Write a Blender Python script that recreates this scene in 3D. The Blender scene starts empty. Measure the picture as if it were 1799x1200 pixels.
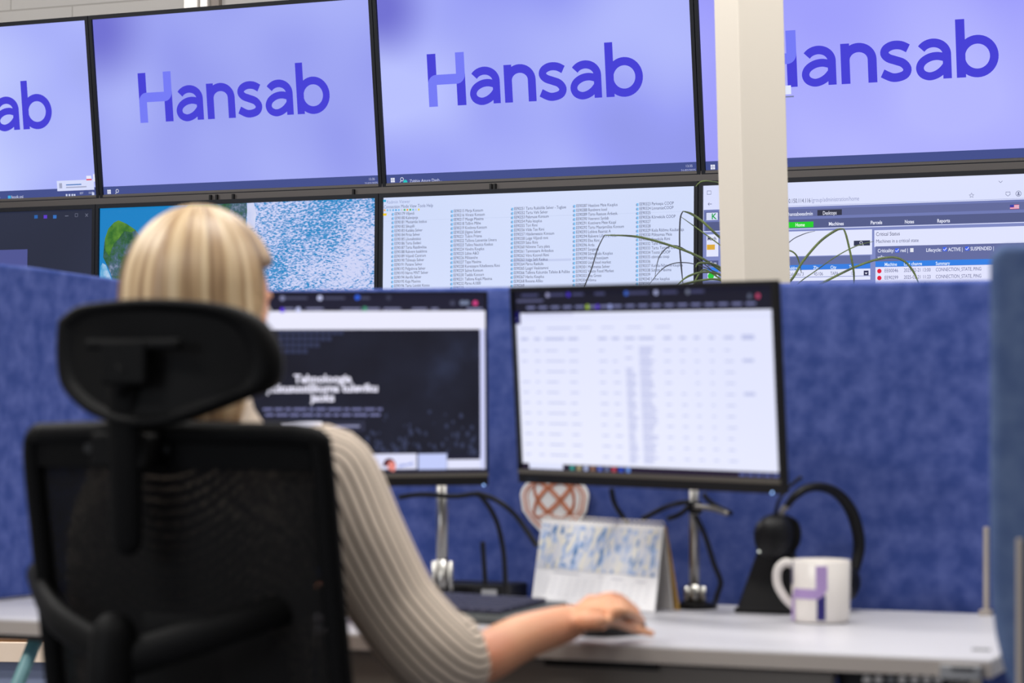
import bpy, bmesh, math, random
from mathutils import Vector as V, Matrix as Mx, Quaternion
random.seed(7)
SC = bpy.context.scene
COL = SC.collection
PI = math.pi
# ------------------------------------------------------------------ camera
F = 4300.0; CX = 899.5; CY = 600.0
CAM = V((0, 0, 1.02))
Zc = V((.0064, -.9995, .0311)).normalized()
Yc = (V((0, 0, 1)) - Zc * Zc.z).normalized()
Xc = Yc.cross(Zc)
def c2w(v): return V((v.dot(Xc), v.dot(Yc), v.dot(Zc)))
def ray(px, py): return c2w(V(((px - CX) / F, (py - CY) / F, 1)))
def P(px, py, d): return CAM + ray(px, py) * d
def PZ(px, py, z):
    r = ray(px, py); return CAM + r * ((z - CAM.z) / r.z)
def PP(px, py, o, n):
    r = ray(px, py); return CAM + r * ((o - CAM).dot(n) / r.dot(n))
cd = bpy.data.cameras.new('camera'); cam = bpy.data.objects.new('camera', cd); COL.objects.link(cam)
R, U, B = c2w(V((1, 0, 0))), c2w(V((0, -1, 0))), c2w(V((0, 0, -1)))
cam.matrix_world = Mx(((R.x, U.x, B.x, CAM.x), (R.y, U.y, B.y, CAM.y), (R.z, U.z, B.z, CAM.z), (0, 0, 0, 1)))
cd.sensor_width = 36; cd.lens = F / 1799 * 36; cd.clip_start = .05; cd.clip_end = 60
cd.dof.use_dof = True; cd.dof.focus_distance = 8.1; cd.dof.aperture_fstop = 5.6
SC.camera = cam
# ------------------------------------------------------------------ light
w = bpy.data.worlds.new('world'); SC.world = w; w.use_nodes = True
w.node_tree.nodes['Background'].inputs[0].default_value = (.75, .82, 1, 1)
w.node_tree.nodes['Background'].inputs[1].default_value = .3
def area(loc, rot, sx, sy, power, col=(1, .97, .93)):
    l = bpy.data.lights.new('ceiling_and_fill_light', 'AREA'); l.shape = 'RECTANGLE'; l.size = sx; l.size_y = sy; l.energy = power; l.color = col
    o = bpy.data.objects.new('ceiling_and_fill_light', l); COL.objects.link(o); o.location = loc; o.rotation_euler = rot; return o
for (x, y, pw) in ((-2.2, 1.2, 45), (0.2, 1.0, 25), (-2.2, 3.4, 55), (.3, 3.3, 42), (2.2, 3.4, 25), (-2.4, 5.8, 60), (.2, 5.6, 40), (2.3, 5.2, 30)):
    area((x, y, 3.1), (0, 0, -.35), 1.2, .5, pw)
for (x, y, pw) in ((-3.4, 7.9, 40), (-1.2, 7.1, 26), (1.6, 5.9, 16)):
    area((x, y, 3.1), (math.radians(38), 0, -.45), 1.2, .4, pw)  # fill lights added to brighten the wall above the displays, not known fixtures
# area light standing in for daylight from the side of the room, behind the camera
area((-3.6, -.6, 1.9), (math.radians(75), 0, math.radians(-62)), 2.2, 1.6, 50, (.86, .92, 1))
SC.view_settings.view_transform = 'Standard'; SC.view_settings.look = 'None'
SC.view_settings.exposure = 0.0; SC.view_settings.gamma = 1.0; SC.view_settings.use_curve_mapping = False
# ------------------------------------------------------------------ materials
def lin(c): 
    c = c / 255.0
    return c / 12.92 if c <= .04045 else ((c + .055) / 1.055) ** 2.4
def C(r, g, b): return (lin(r), lin(g), lin(b), 1)
def mat(name, col, rough=.5, metal=0, spec=.5, noise=None, bump=None, coat=0, sss=0, vec='Object'):
    """noise=(scale, colour2, low, high[, stretch]) mottles the colour; bump=(scale, strength)"""
    m = bpy.data.materials.new(name); m.use_nodes = True; nt = m.node_tree; b = nt.nodes['Principled BSDF']
    b.inputs['Base Color'].default_value = col; b.inputs['Roughness'].default_value = rough
    b.inputs['Metallic'].default_value = metal; b.inputs['Specular IOR Level'].default_value = spec
    if coat: b.inputs['Coat Weight'].default_value = coat
    if sss: b.inputs['Subsurface Weight'].default_value = sss; b.inputs['Subsurface Radius'].default_value = (.012, .005, .003)
    tc = nt.nodes.new('ShaderNodeTexCoord')
    if noise:
        mp = nt.nodes.new('ShaderNodeMapping'); nt.links.new(tc.outputs[vec], mp.inputs[0])
        if len(noise) > 4: mp.inputs['Scale'].default_value = noise[4]
        n = nt.nodes.new('ShaderNodeTexNoise'); n.inputs['Scale'].default_value = noise[0]; n.inputs['Detail'].default_value = 5
        nt.links.new(mp.outputs[0], n.inputs[0])
        r = nt.nodes.new('ShaderNodeValToRGB'); r.color_ramp.elements[0].position = noise[2]; r.color_ramp.elements[1].position = noise[3]
        r.color_ramp.elements[0].color = col; r.color_ramp.elements[1].color = noise[1]
        nt.links.new(n.outputs[0], r.inputs[0]); nt.links.new(r.outputs[0], b.inputs['Base Color'])
    if bump:
        n2 = nt.nodes.new('ShaderNodeTexNoise'); n2.inputs['Scale'].default_value = bump[0]; n2.inputs['Detail'].default_value = 3
        nt.links.new(tc.outputs['Object'], n2.inputs[0])
        bp = nt.nodes.new('ShaderNodeBump'); bp.inputs['Strength'].default_value = bump[1]; bp.inputs['Distance'].default_value = .003
        nt.links.new(n2.outputs[0], bp.inputs['Height']); nt.links.new(bp.outputs[0], b.inputs['Normal'])
    return m
EMC = {}
def em(r, g, b, s=1.0):
    k = (r, g, b, s)
    if k not in EMC:
        m = bpy.data.materials.new('self_lit_colour'); m.use_nodes = True; bs = m.node_tree.nodes['Principled BSDF']
        bs.inputs['Base Color'].default_value = (.01, .01, .01, 1); bs.inputs['Roughness'].default_value = .6; bs.inputs['Specular IOR Level'].default_value = 0
        bs.inputs['Emission Color'].default_value = C(r, g, b); bs.inputs['Emission Strength'].default_value = s
        EMC[k] = m
    return EMC[k]
def em_noise(name, stops, scale, stretch=(1, 1, 1), detail=3, dist=0, seed=0, s=1.0, rough=.5):
    m = bpy.data.materials.new(name); m.use_nodes = True; nt = m.node_tree; bs = nt.nodes['Principled BSDF']
    bs.inputs['Base Color'].default_value = (.01, .01, .01, 1); bs.inputs['Roughness'].default_value = .6; bs.inputs['Specular IOR Level'].default_value = 0
    bs.inputs['Emission Strength'].default_value = s
    tc = nt.nodes.new('ShaderNodeTexCoord'); mp = nt.nodes.new('ShaderNodeMapping'); n = nt.nodes.new('ShaderNodeTexNoise'); r = nt.nodes.new('ShaderNodeValToRGB')
    mp.inputs['Scale'].default_value = stretch; mp.inputs['Location'].default_value = (seed * 3.7, seed * 1.3, seed * 2.1)
    n.inputs['Scale'].default_value = scale; n.inputs['Detail'].default_value = detail; n.inputs['Distortion'].default_value = dist; n.inputs['Roughness'].default_value = rough
    el = r.color_ramp.elements
    while len(el) < len(stops): el.new(.5)
    for e, (p, c) in zip(el, stops): e.position = p; e.color = C(*c)
    nt.links.new(tc.outputs['Object'], mp.inputs[0]); nt.links.new(mp.outputs[0], n.inputs[0]); nt.links.new(n.outputs[0], r.inputs[0]); nt.links.new(r.outputs[0], bs.inputs['Emission Color'])
    return m
M = {}
M['black'] = mat('black_plastic', C(14, 14, 17), .5, spec=.3)
M['bezel'] = mat('dark_bezel', C(19, 22, 30), .5, spec=.25)
M['bezel_edge'] = mat('bezel_edge', C(92, 88, 80), .4)
M['chair'] = mat('chair_plastic', C(6, 6, 7), .6, spec=.12)
M['chrome'] = mat('chrome', C(180, 178, 174), .32, 1)
M['steel'] = mat('brushed_steel', C(150, 146, 140), .4, .9)
M['rail'] = mat('rail_metal', C(80, 76, 75), .5, .3)
M['felt'] = mat('blue_felt', C(58, 76, 140), 1, spec=.1, noise=(34, C(88, 102, 166), .36, .68), bump=(500, .25))
M['felt_side'] = mat('blue_felt_side', C(76, 94, 134), 1, spec=.1, noise=(26, C(96, 114, 150), .35, .7), bump=(500, .25))
M['white_top'] = mat('white_laminate', C(190, 189, 195), .4, spec=.4)
M['edge'] = mat('grey_edge', C(170, 160, 152), .5)
M['dark_panel'] = mat('taupe_panel', C(70, 64, 60), .6)
M['apron'] = mat('taupe_apron', C(132, 124, 116), .6)
M['column'] = mat('cream_paint', C(214, 206, 193), .55)
M['floor'] = mat('floor_carpet', C(92, 94, 102), .95, noise=(60, C(112, 113, 120), .3, .7))
M['ceil'] = mat('ceiling_white', C(225, 225, 222), .9)
M['paint'] = mat('wall_paint', C(205, 202, 198), .9)
M['skin'] = mat('skin', C(224, 164, 126), .5, noise=(9, C(212, 138, 106), .4, .75), sss=.1)
M['lip'] = mat('lips', C(190, 100, 100), .5)
M['eye'] = mat('eye', C(240, 240, 240), .2)
M['white'] = mat('glazed_white', C(236, 230, 224), .25)
M['lilac'] = mat('lilac_print', C(178, 150, 204), .3)
M['navy'] = mat('navy_print', C(34, 26, 110), .3)
M['paper'] = mat('white_card', C(248, 247, 248), .7)
M['orange'] = mat('orange_line', C(216, 138, 104), .7)
M['yellow'] = mat('ochre_card', C(196, 156, 84), .7)
M['leaf'] = mat('leaf_green', C(98, 116, 62), .5, noise=(14, C(56, 68, 48), .4, .65))
M['leaf_dark'] = mat('leaf_dark', C(50, 54, 66), .6)
M['pot'] = mat('grey_pot', C(190, 188, 184), .6)
M['soil'] = mat('soil', C(50, 38, 30), 1)
M['teal'] = mat('teal_paint', C(118, 168, 172), .4)
M['birch'] = mat('birch_wood', C(226, 206, 186), .6, noise=(5, C(214, 190, 166), .3, .7, (1, 14, 1)))
M['brown'] = mat('brown_edge', C(120, 84, 46), .6)
M['bluegrey'] = mat('blue_grey_fabric', C(134, 144, 172), .9)
M['trouser'] = mat('navy_trousers', C(32, 36, 52), .9)
M['shoe'] = mat('shoe_leather', C(40, 34, 32), .4)
M['key'] = mat('keycap', C(74, 76, 100), .5)
M['keybase'] = mat('keyboard_body', C(88, 92, 92), .45)
M['grey'] = mat('grey_plastic', C(140, 140, 142), .5)
M['label'] = mat('grey_label', C(160, 160, 162), .5)
M['red'] = mat('red_dot', C(200, 40, 44), .4)
M['felt_dark'] = mat('seat_fabric', C(12, 12, 13), .95, spec=.2)
# painted block wall
mw = bpy.data.materials.new('painted_blocks'); mw.use_nodes = True; nt = mw.node_tree; b = nt.nodes['Principled BSDF']; b.inputs['Roughness'].default_value = .85
tc = nt.nodes.new('ShaderNodeTexCoord'); mp = nt.nodes.new('ShaderNodeMapping'); mp.inputs['Rotation'].default_value = (PI / 2, 0, 0)
bk = nt.nodes.new('ShaderNodeTexBrick'); bk.inputs['Scale'].default_value = 1; bk.inputs['Brick Width'].default_value = .6; bk.inputs['Row Height'].default_value = .12; bk.inputs['Mortar Size'].default_value = .004
bk.inputs['Color1'].default_value = C(196, 192, 188); bk.inputs['Color2'].default_value = C(190, 187, 184); bk.inputs['Mortar'].default_value = C(168, 164, 160); bk.inputs['Mortar Smooth'].default_value = .4
nt.links.new(tc.outputs['Object'], mp.inputs[0]); nt.links.new(mp.outputs[0], bk.inputs[0]); nt.links.new(bk.outputs[0], b.inputs['Base Color'])
bp = nt.nodes.new('ShaderNodeBump'); bp.inputs['Strength'].default_value = .4; bp.inputs['Distance'].default_value = .004; bp.invert = True
nt.links.new(bk.outputs['Fac'], bp.inputs['Height']); nt.links.new(bp.outputs[0], b.inputs['Normal']); M['blocks'] = mw
# chair mesh: a fine black weave that lets a little light through
mm = bpy.data.materials.new('chair_mesh'); mm.use_nodes = True; nt = mm.node_tree; b = nt.nodes['Principled BSDF']; b.inputs['Base Color'].default_value = C(11, 10, 11); b.inputs['Roughness'].default_value = .8; b.inputs['Specular IOR Level'].default_value = .2
tr = nt.nodes.new('ShaderNodeBsdfTransparent'); mx = nt.nodes.new('ShaderNodeMixShader'); tc = nt.nodes.new('ShaderNodeTexCoord'); ck = nt.nodes.new('ShaderNodeTexVoronoi')
ck.inputs['Scale'].default_value = 420; ck.inputs['Randomness'].default_value = .25; th = nt.nodes.new('ShaderNodeMath'); th.operation = 'LESS_THAN'; th.inputs[1].default_value = .15
nt.links.new(tc.outputs['Object'], ck.inputs[0]); nt.links.new(ck.outputs['Distance'], th.inputs[0]); nt.links.new(th.outputs[0], mx.inputs[0])
nt.links.new(b.outputs[0], mx.inputs[1]); nt.links.new(tr.outputs[0], mx.inputs[2]); nt.links.new(mx.outputs[0], nt.nodes['Material Output'].inputs[0]); M['mesh'] = mm
# ribbed knit and hair use their own UV (u around / across, v along)
def striped(name, c1, c2, n, lo, hi, wob=.0, rough=.9, mixn=None):
    m = bpy.data.materials.new(name); m.use_nodes = True; nt = m.node_tree; b = nt.nodes['Principled BSDF']; b.inputs['Roughness'].default_value = rough; b.inputs['Specular IOR Level'].default_value = .25
    tc = nt.nodes.new('ShaderNodeTexCoord'); sp = nt.nodes.new('ShaderNodeSeparateXYZ'); nt.links.new(tc.outputs['UV'], sp.inputs[0])
    mu = nt.nodes.new('ShaderNodeMath'); mu.operation = 'MULTIPLY'; mu.inputs[1].default_value = n * 2 * PI; nt.links.new(sp.outputs[0], mu.inputs[0])
    si = nt.nodes.new('ShaderNodeMath'); si.operation = 'SINE'; nt.links.new(mu.outputs[0], si.inputs[0])
    mr = nt.nodes.new('ShaderNodeMapRange'); mr.inputs[1].default_value = lo; mr.inputs[2].default_value = hi; nt.links.new(si.outputs[0], mr.inputs[0])
    mi = nt.nodes.new('ShaderNodeMix'); mi.data_type = 'RGBA'; mi.inputs[6].default_value = c1; mi.inputs[7].default_value = c2
    nt.links.new(mr.outputs[0], mi.inputs[0]); nt.links.new(mi.outputs[2], b.inputs['Base Color'])
    bp = nt.nodes.new('ShaderNodeBump'); bp.inputs['Strength'].default_value = .5; bp.inputs['Distance'].default_value = .003; bp.invert = True
    nt.links.new(mr.outputs[0], bp.inputs['Height']); nt.links.new(bp.outputs[0], b.inputs['Normal'])
    return m
M['knit'] = striped('ribbed_knit', C(220, 204, 188), C(64, 50, 42), 28, .35, .95)
M['knit_body'] = striped('ribbed_knit_body', C(218, 202, 186), C(76, 60, 52), 84, .25, .95)
mh = bpy.data.materials.new('blonde_hair'); mh.use_nodes = True; nt = mh.node_tree; b = nt.nodes['Principled BSDF']; b.inputs['Roughness'].default_value = .42
tc = nt.nodes.new('ShaderNodeTexCoord'); mp = nt.nodes.new('ShaderNodeMapping'); mp.inputs['Scale'].default_value = (15, .9, 1); nt.links.new(tc.outputs['UV'], mp.inputs[0])
n = nt.nodes.new('ShaderNodeTexNoise'); n.inputs['Scale'].default_value = 2.2; n.inputs['Detail'].default_value = 6; n.inputs['Distortion'].default_value = .3; nt.links.new(mp.outputs[0], n.inputs[0])
r = nt.nodes.new('ShaderNodeValToRGB'); el = r.color_ramp.elements; el[0].position = .33; el[0].color = C(104, 76, 58); el[1].position = .64; el[1].color = C(220, 196, 158); e = el.new(.48); e.color = C(178, 146, 108)
nt.links.new(n.outputs[0], r.inputs[0]); nt.links.new(r.outputs[0], b.inputs['Base Color'])
bp = nt.nodes.new('ShaderNodeBump'); bp.inputs['Strength'].default_value = .5; bp.inputs['Distance'].default_value = .004; nt.links.new(n.outputs[0], bp.inputs['Height']); nt.links.new(bp.outputs[0], b.inputs['Normal']); M['hair'] = mh
# calendar picture: blurred blue/white/ochre abstract print
def cal_mat():
    m = bpy.data.materials.new('calendar_print'); m.use_nodes = True; nt = m.node_tree; b = nt.nodes['Principled BSDF']; b.inputs['Roughness'].default_value = .6
    tc = nt.nodes.new('ShaderNodeTexCoord'); mp = nt.nodes.new('ShaderNodeMapping'); mp.inputs['Scale'].default_value = (1.7, 1, 1); n = nt.nodes.new('ShaderNodeTexVoronoi'); n.inputs['Scale'].default_value = 74; n.distance = 'MANHATTAN'
    r = nt.nodes.new('ShaderNodeValToRGB'); el = r.color_ramp.elements; el[0].position = .1; el[0].color = C(92, 132, 182); el[1].position = .85; el[1].color = C(232, 228, 216); e = el.new(.35); e.color = C(168, 190, 226); e = el.new(.6); e.color = C(218, 220, 228); r.color_ramp.interpolation = 'EASE'
    nt.links.new(tc.outputs['Object'], mp.inputs[0]); nt.links.new(mp.outputs[0], n.inputs[0]); nt.links.new(n.outputs['Color'], r.inputs[0]); nt.links.new(r.outputs[0], b.inputs['Base Color']); return m
M['calprint'] = cal_mat()
# ------------------------------------------------------------------ mesh helpers
class MB:
    def __init__(s): s.v = []; s.f = []; s.uv = {}; s.mi = {}; s.cur = 0
    def add(s, vs, fs, uvs=None):
        k = len(s.v); s.v += [tuple(v) for v in vs]
        for i, f in enumerate(fs):
            s.mi[len(s.f)] = s.cur
            if uvs: s.uv[len(s.f)] = uvs[i]
            s.f.append([k + j for j in f])
        return s
    def m(s, i): s.cur = i; return s
    def box(s, c, d, mtx=None):
        c = V(c); vs = []
        for z in (-.5, .5):
            for x, y in ((-.5, -.5), (.5, -.5), (.5, .5), (-.5, .5)):
                p = c + V((x * d[0], y * d[1], z * d[2])); vs.append(mtx @ p if mtx else p)
        return s.add(vs, [(3, 2, 1, 0), (4, 5, 6, 7), (0, 1, 5, 4), (1, 2, 6, 5), (2, 3, 7, 6), (3, 0, 4, 7)])
    def quad(s, x0, z0, x1, z1, y=0): return s.add([(x0, y, z0), (x1, y, z0), (x1, y, z1), (x0, y, z1)], [(0, 1, 2, 3)])
    def poly(s, pts, y=0): return s.add([(x, y, z) for x, z in pts], [tuple(range(len(pts)))])
    def prism(s, pts, a, b, ax='y'):
        """polygon pts (2D) extruded from a to b along ax"""
        n = len(pts); f = {'y': lambda p, t: (p[0], t, p[1]), 'z': lambda p, t: (p[0], p[1], t), 'x': lambda p, t: (t, p[0], p[1])}[ax]
        vs = [f(p, a) for p in pts] + [f(p, b) for p in pts]
        return s.add(vs, [tuple(range(n)), tuple(range(2 * n - 1, n - 1, -1))] + [(i, i + n, (i + 1) % n + n, (i + 1) % n) for i in range(n)])
    def tube(s, pts, rad, n=12, cap=True, smooth=0, flat=1.0, up=None, round_end=False):
        pts = [V(p) for p in pts]; rad = list(rad) if hasattr(rad, '__len__') else [rad] * len(pts)
        if smooth: pts, rad = cr(pts, rad, smooth)
        if round_end:
            d = (pts[-1] - pts[-2]).normalized(); r = rad[-1]; e = pts[-1]
            for a in (.5, .85, .97): pts.append(e + d * r * a); rad.append(r * math.sqrt(max(0, 1 - a * a)))
            d = (pts[0] - pts[1]).normalized(); r = rad[0]; e = pts[0]
            for a in (.5, .85, .97): pts.insert(0, e + d * r * a); rad.insert(0, r * math.sqrt(max(0, 1 - a * a)))
        t = (pts[1] - pts[0]).normalized(); nn = V(up) if up else (V((0, 0, 1)) if abs(t.z) < .9 else V((1, 0, 0)))
        nn = (nn - t * nn.dot(t)).normalized(); rings = []; L = 0; Ls = []
        for i, p in enumerate(pts):
            t2 = (pts[min(i + 1, len(pts) - 1)] - pts[max(i - 1, 0)]).normalized()
            nn = (nn - t2 * nn.dot(t2)).normalized(); bb = t2.cross(nn)
            rings.append([p + (nn * math.sin(a) * flat + bb * math.cos(a)) * rad[i] for a in [2 * PI * k / n for k in range(n)]])
            if i: L += (p - pts[i - 1]).length
            Ls.append(L)
        vs = [q for r_ in rings for q in r_]; fs = []; uv = []
        for i in range(len(rings) - 1):
            for k in range(n):
                k2 = (k + 1) % n; fs.append((i * n + k, i * n + k2, (i + 1) * n + k2, (i + 1) * n + k))
                uv.append(((k / n, Ls[i]), ((k + 1) / n, Ls[i]), ((k + 1) / n, Ls[i + 1]), (k / n, Ls[i + 1])))
        if cap:
            fs.append(tuple(range(n - 1, -1, -1))); uv.append(tuple((0, 0) for _ in range(n)))
            fs.append(tuple((len(rings) - 1) * n + k for k in range(n))); uv.append(tuple((0, 0) for _ in range(n)))
        return s.add(vs, fs, uv)
    def cyl(s, p0, p1, r0, r1=None, n=24): return s.tube([p0, p1], [r0, r0 if r1 is None else r1], n)
    def ell(s, c, r, nu=20, nv=12, mtx=None):
        c = V(c); vs = []; fs = []
        for j in range(1, nv):
            for i in range(nu):
                a = 2 * PI * i / nu; t = PI * j / nv
                p = V((r[0] * math.sin(t) * math.cos(a), r[1] * math.sin(t) * math.sin(a), r[2] * math.cos(t))); vs.append(c + (mtx @ p if mtx else p))
        for q in ((0, 0, r[2]), (0, 0, -r[2])): vs.append(c + (mtx @ V(q) if mtx else V(q)))
        T = len(vs) - 2
        for j in range(nv - 2):
            for i in range(nu): fs.append((j * nu + i, (j + 1) * nu + i, (j + 1) * nu + (i + 1) % nu, j * nu + (i + 1) % nu))
        for i in range(nu): fs.append((T, i, (i + 1) % nu)); fs.append((T + 1, (nv - 2) * nu + (i + 1) % nu, (nv - 2) * nu + i))
        return s.add(vs, fs)
    def lathe(s, prof, n=32, c=(0, 0, 0)):
        vs = [(c[0] + r * math.cos(2 * PI * k / n), c[1] + r * math.sin(2 * PI * k / n), c[2] + z) for r, z in prof for k in range(n)]
        return s.add(vs, [(i * n + k, i * n + (k + 1) % n, (i + 1) * n + (k + 1) % n, (i + 1) * n + k) for i in range(len(prof) - 1) for k in range(n)])
    def loft(s, rings, cap=True):
        n = len(rings[0]); vs = [q for r_ in rings for q in r_]; fs = []; uv = []; L = 0
        for i in range(len(rings) - 1):
            L2 = L + (V(rings[i + 1][0]) - V(rings[i][0])).length
            for k in range(n):
                fs.append((i * n + k, i * n + (k + 1) % n, (i + 1) * n + (k + 1) % n, (i + 1) * n + k))
                uv.append(((k / n, L), ((k + 1) / n, L), ((k + 1) / n, L2), (k / n, L2)))
            L = L2
        if cap:
            fs.append(tuple(range(n - 1, -1, -1))); uv.append(((0, 0),) * n); fs.append(tuple((len(rings) - 1) * n + k for k in range(n))); uv.append(((0, 0),) * n)
        return s.add(vs, fs, uv)
    def stroke(s, pts, wd, y=0, closed=False):
        """flat ribbon of width wd along 2D points (x,z)"""
        s.lay = getattr(s, 'lay', 0) + 1; y = y - .00006 * s.lay
        pts = [V((p[0], p[1])) for p in pts]; n = len(pts); vs = []
        for i, p in enumerate(pts):
            a = pts[(i - 1) % n] if (closed or i) else p; c = pts[(i + 1) % n] if (closed or i < n - 1) else p
            t = (c - a).normalized(); nn = V((-t.y, t.x)) * wd / 2
            vs += [(p.x + nn.x, y, p.y + nn.y), (p.x - nn.x, y, p.y - nn.y)]
        return s.add(vs, [(2 * i, 2 * i + 1, 2 * ((i + 1) % n) + 1, 2 * ((i + 1) % n)) for i in range(n if closed else n - 1)])
    def build(s, name, mats, parent=None, smooth=False, bevel=0, seg=2, subd=0, remesh=0, rsm=0, solid=0):
        me = bpy.data.meshes.new(name); me.from_pydata(s.v, [], s.f)
        mats = mats if isinstance(mats, (list, tuple)) else [mats]
        for q in mats: me.materials.append(q)
        if s.uv:
            ul = me.uv_layers.new(name='UV')
            for p in me.polygons:
                u = s.uv.get(p.index)
                if u:
                    for li, c in zip(p.loop_indices, u): ul.data[li].uv = c
        for p in me.polygons: p.material_index = s.mi.get(p.index, 0); p.use_smooth = smooth
        bm = bmesh.new(); bm.from_mesh(me)
        if not s.uv or remesh: pass
        vol = any(abs(v.co.y - bm.verts[:1][0].co.y) > 1e-5 for v in bm.verts) if len(bm.verts) else False
        if vol: bmesh.ops.recalc_face_normals(bm, faces=bm.faces)
        bm.to_mesh(me); bm.free()
        o = bpy.data.objects.new(name, me); COL.objects.link(o)
        if parent: o.parent = parent
        if remesh:
            r = o.modifiers.new('r', 'REMESH'); r.mode = 'VOXEL'; r.voxel_size = remesh; r.use_smooth_shade = True
            if rsm: q = o.modifiers.new('s', 'SMOOTH'); q.factor = .5; q.iterations = rsm
        if solid: q = o.modifiers.new('so', 'SOLIDIFY'); q.thickness = solid; q.offset = 0
        if bevel: q = o.modifiers.new('b', 'BEVEL'); q.width = bevel; q.segments = seg; q.limit_method = 'ANGLE'; q.angle_limit = .6
        if subd: q = o.modifiers.new('u', 'SUBSURF'); q.levels = subd; q.render_levels = subd
        return o
def cr(pts, rad, k):
    op = []; orr = []; n = len(pts)
    for i in range(n - 1):
        p0, p1, p2, p3 = pts[max(i - 1, 0)], pts[i], pts[i + 1], pts[min(i + 2, n - 1)]
        for j in range(k):
            t = j / k; op.append(.5 * ((2 * p1) + (p2 - p0) * t + (2 * p0 - 5 * p1 + 4 * p2 - p3) * t * t + (3 * p1 - p0 - 3 * p2 + p3) * t ** 3)); orr.append(rad[i] * (1 - t) + rad[i + 1] * t)
    op.append(pts[-1]); orr.append(rad[-1]); return op, orr
def tag(o, label=None, cat=None, group=None, kind=None):
    if label: o['label'] = label
    if cat: o['category'] = cat
    if group: o['group'] = group
    if kind: o['kind'] = kind
    return o
def thing(name, mtx, label, cat, group=None):
    o = bpy.data.objects.new(name, None); COL.objects.link(o); o.empty_display_size = .05
    o.matrix_world = mtx if isinstance(mtx, Mx) else Mx.Translation(mtx)
    return tag(o, label, cat, group)
def frame(o, yaw):  # x = right, y = away, yaw clockwise (facing towards the right of the view)
    return Mx.Translation(o) @ Mx.Rotation(-yaw, 4, 'Z')
def basis(o, x, y, z): return Mx(((x.x, y.x, z.x, o.x), (x.y, y.y, z.y, o.y), (x.z, y.z, z.z, o.z), (0, 0, 0, 1)))
def struct(name, mb, m, **k): return tag(mb.build(name, m, **k), kind='structure')
def text(body, x, z, size, y, font_bold=0, align='LEFT', sx=1.0, line=1.0):
    """returns verts, faces of flat lettering in the x/z plane"""
    c = bpy.data.curves.new('lettering', 'FONT'); c.body = body; c.size = size; c.align_x = align; c.offset = font_bold; c.space_line = line; c.resolution_u = 3
    o = bpy.data.objects.new('lettering', c); me = bpy.data.meshes.new_from_object(o)
    vs = [(x + v.co.x * sx, y, z + v.co.y) for v in me.vertices]; fs = [tuple(p.vertices) for p in me.polygons]
    bpy.data.objects.remove(o); bpy.data.curves.remove(c); bpy.data.meshes.remove(me); return vs, fs
# ------------------------------------------------------------------ wall directions
Rt = [[0.9019, 0.051, 0.4289], [-0.0077, 0.9947, -0.1022], [-0.4319, 0.0888, 0.8975]]; Tt = V((0.0724, -0.9093, 8.615))
Rb = [[0.9019, -0.0064, 0.4319], [-0.0077, 0.9995, 0.0308], [-0.4319, -0.0311, 0.9014]]; Tb = V((0.0758, -0.186, 8.6094))
def colv(Rm, i): return c2w(V((Rm[0][i], Rm[1][i], Rm[2][i])))
SW, SH, SG = 1.21, .6806, .0307
def row(Rm, T): return (CAM + c2w(T), colv(Rm, 0), colv(Rm, 2), -colv(Rm, 1))
ROWT, ROWB = row(Rt, Tt), row(Rb, Tb)
def sframe(rw, i): o, x, y, z = rw; return basis(o + x * i * (SW + SG), x, y, z)
class Loc:
    """turn a direction of view into local (x, z) on a flat screen"""
    def __init__(s, mtx): s.m = mtx; s.inv = mtx.inverted(); s.o = mtx.translation; s.n = mtx.col[1].to_3d()
    def __call__(s, px, py): q = s.inv @ PP(px, py, s.o, s.n); return q.x, q.z
# ------------------------------------------------------------------ room shell
wu = V((ROWB[1].x, ROWB[1].y, 0)).normalized(); wn = V((wu.y, -wu.x, 0)); wn = wn if wn.y < 0 else -wn      # wn faces the room
WO = ROWB[0] - wn * .16; WO.z = 0
WM = basis(WO, wu, -wn, V((0, 0, 1)))
wb = struct('wall_back', MB().box((0, .1, 1.6), (14, .2, 3.2)), M['blocks']); wb.matrix_world = WM
struct('floor', MB().box((0, 4, -.05), (15, 17, .1)), M['floor'])
struct('ceiling', MB().box((0, 4, 3.25), (15, 17, .1)), M['ceil'])
struct('wall_left', MB().box((-5.6, 4, 1.6), (.2, 17, 3.2)), M['paint'])
struct('wall_right', MB().box((5.6, 2.5, 1.6), (.2, 12, 3.2)), M['paint'])
struct('wall_front', MB().box((0, -3.2, 1.6), (11.2, .2, 3.2)), M['paint'])
LW = Loc(WM)
t0, t1, t2 = LW(334, 8)[0], LW(360, 8)[0], LW(375, 8)[0]
tr1 = struct('trim_1', MB().box(((t0 + t1) / 2, -.025, 2.7), (t1 - t0 - .004, .05, .98)).box(((t1 + t2) / 2, -.02, 2.7), (t2 - t1 - .004, .04, .98)), M['white'], bevel=.003); tr1.matrix_world = WM
t3 = LW(391, 8)[0]
tr2 = struct('trim_2', MB().box(((t2 + t3) / 2, -.012, 2.7), (t3 - t2 - .004, .024, .98)), mat('taupe_trim', C(150, 140, 134), .7)); tr2.matrix_world = WM
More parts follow.
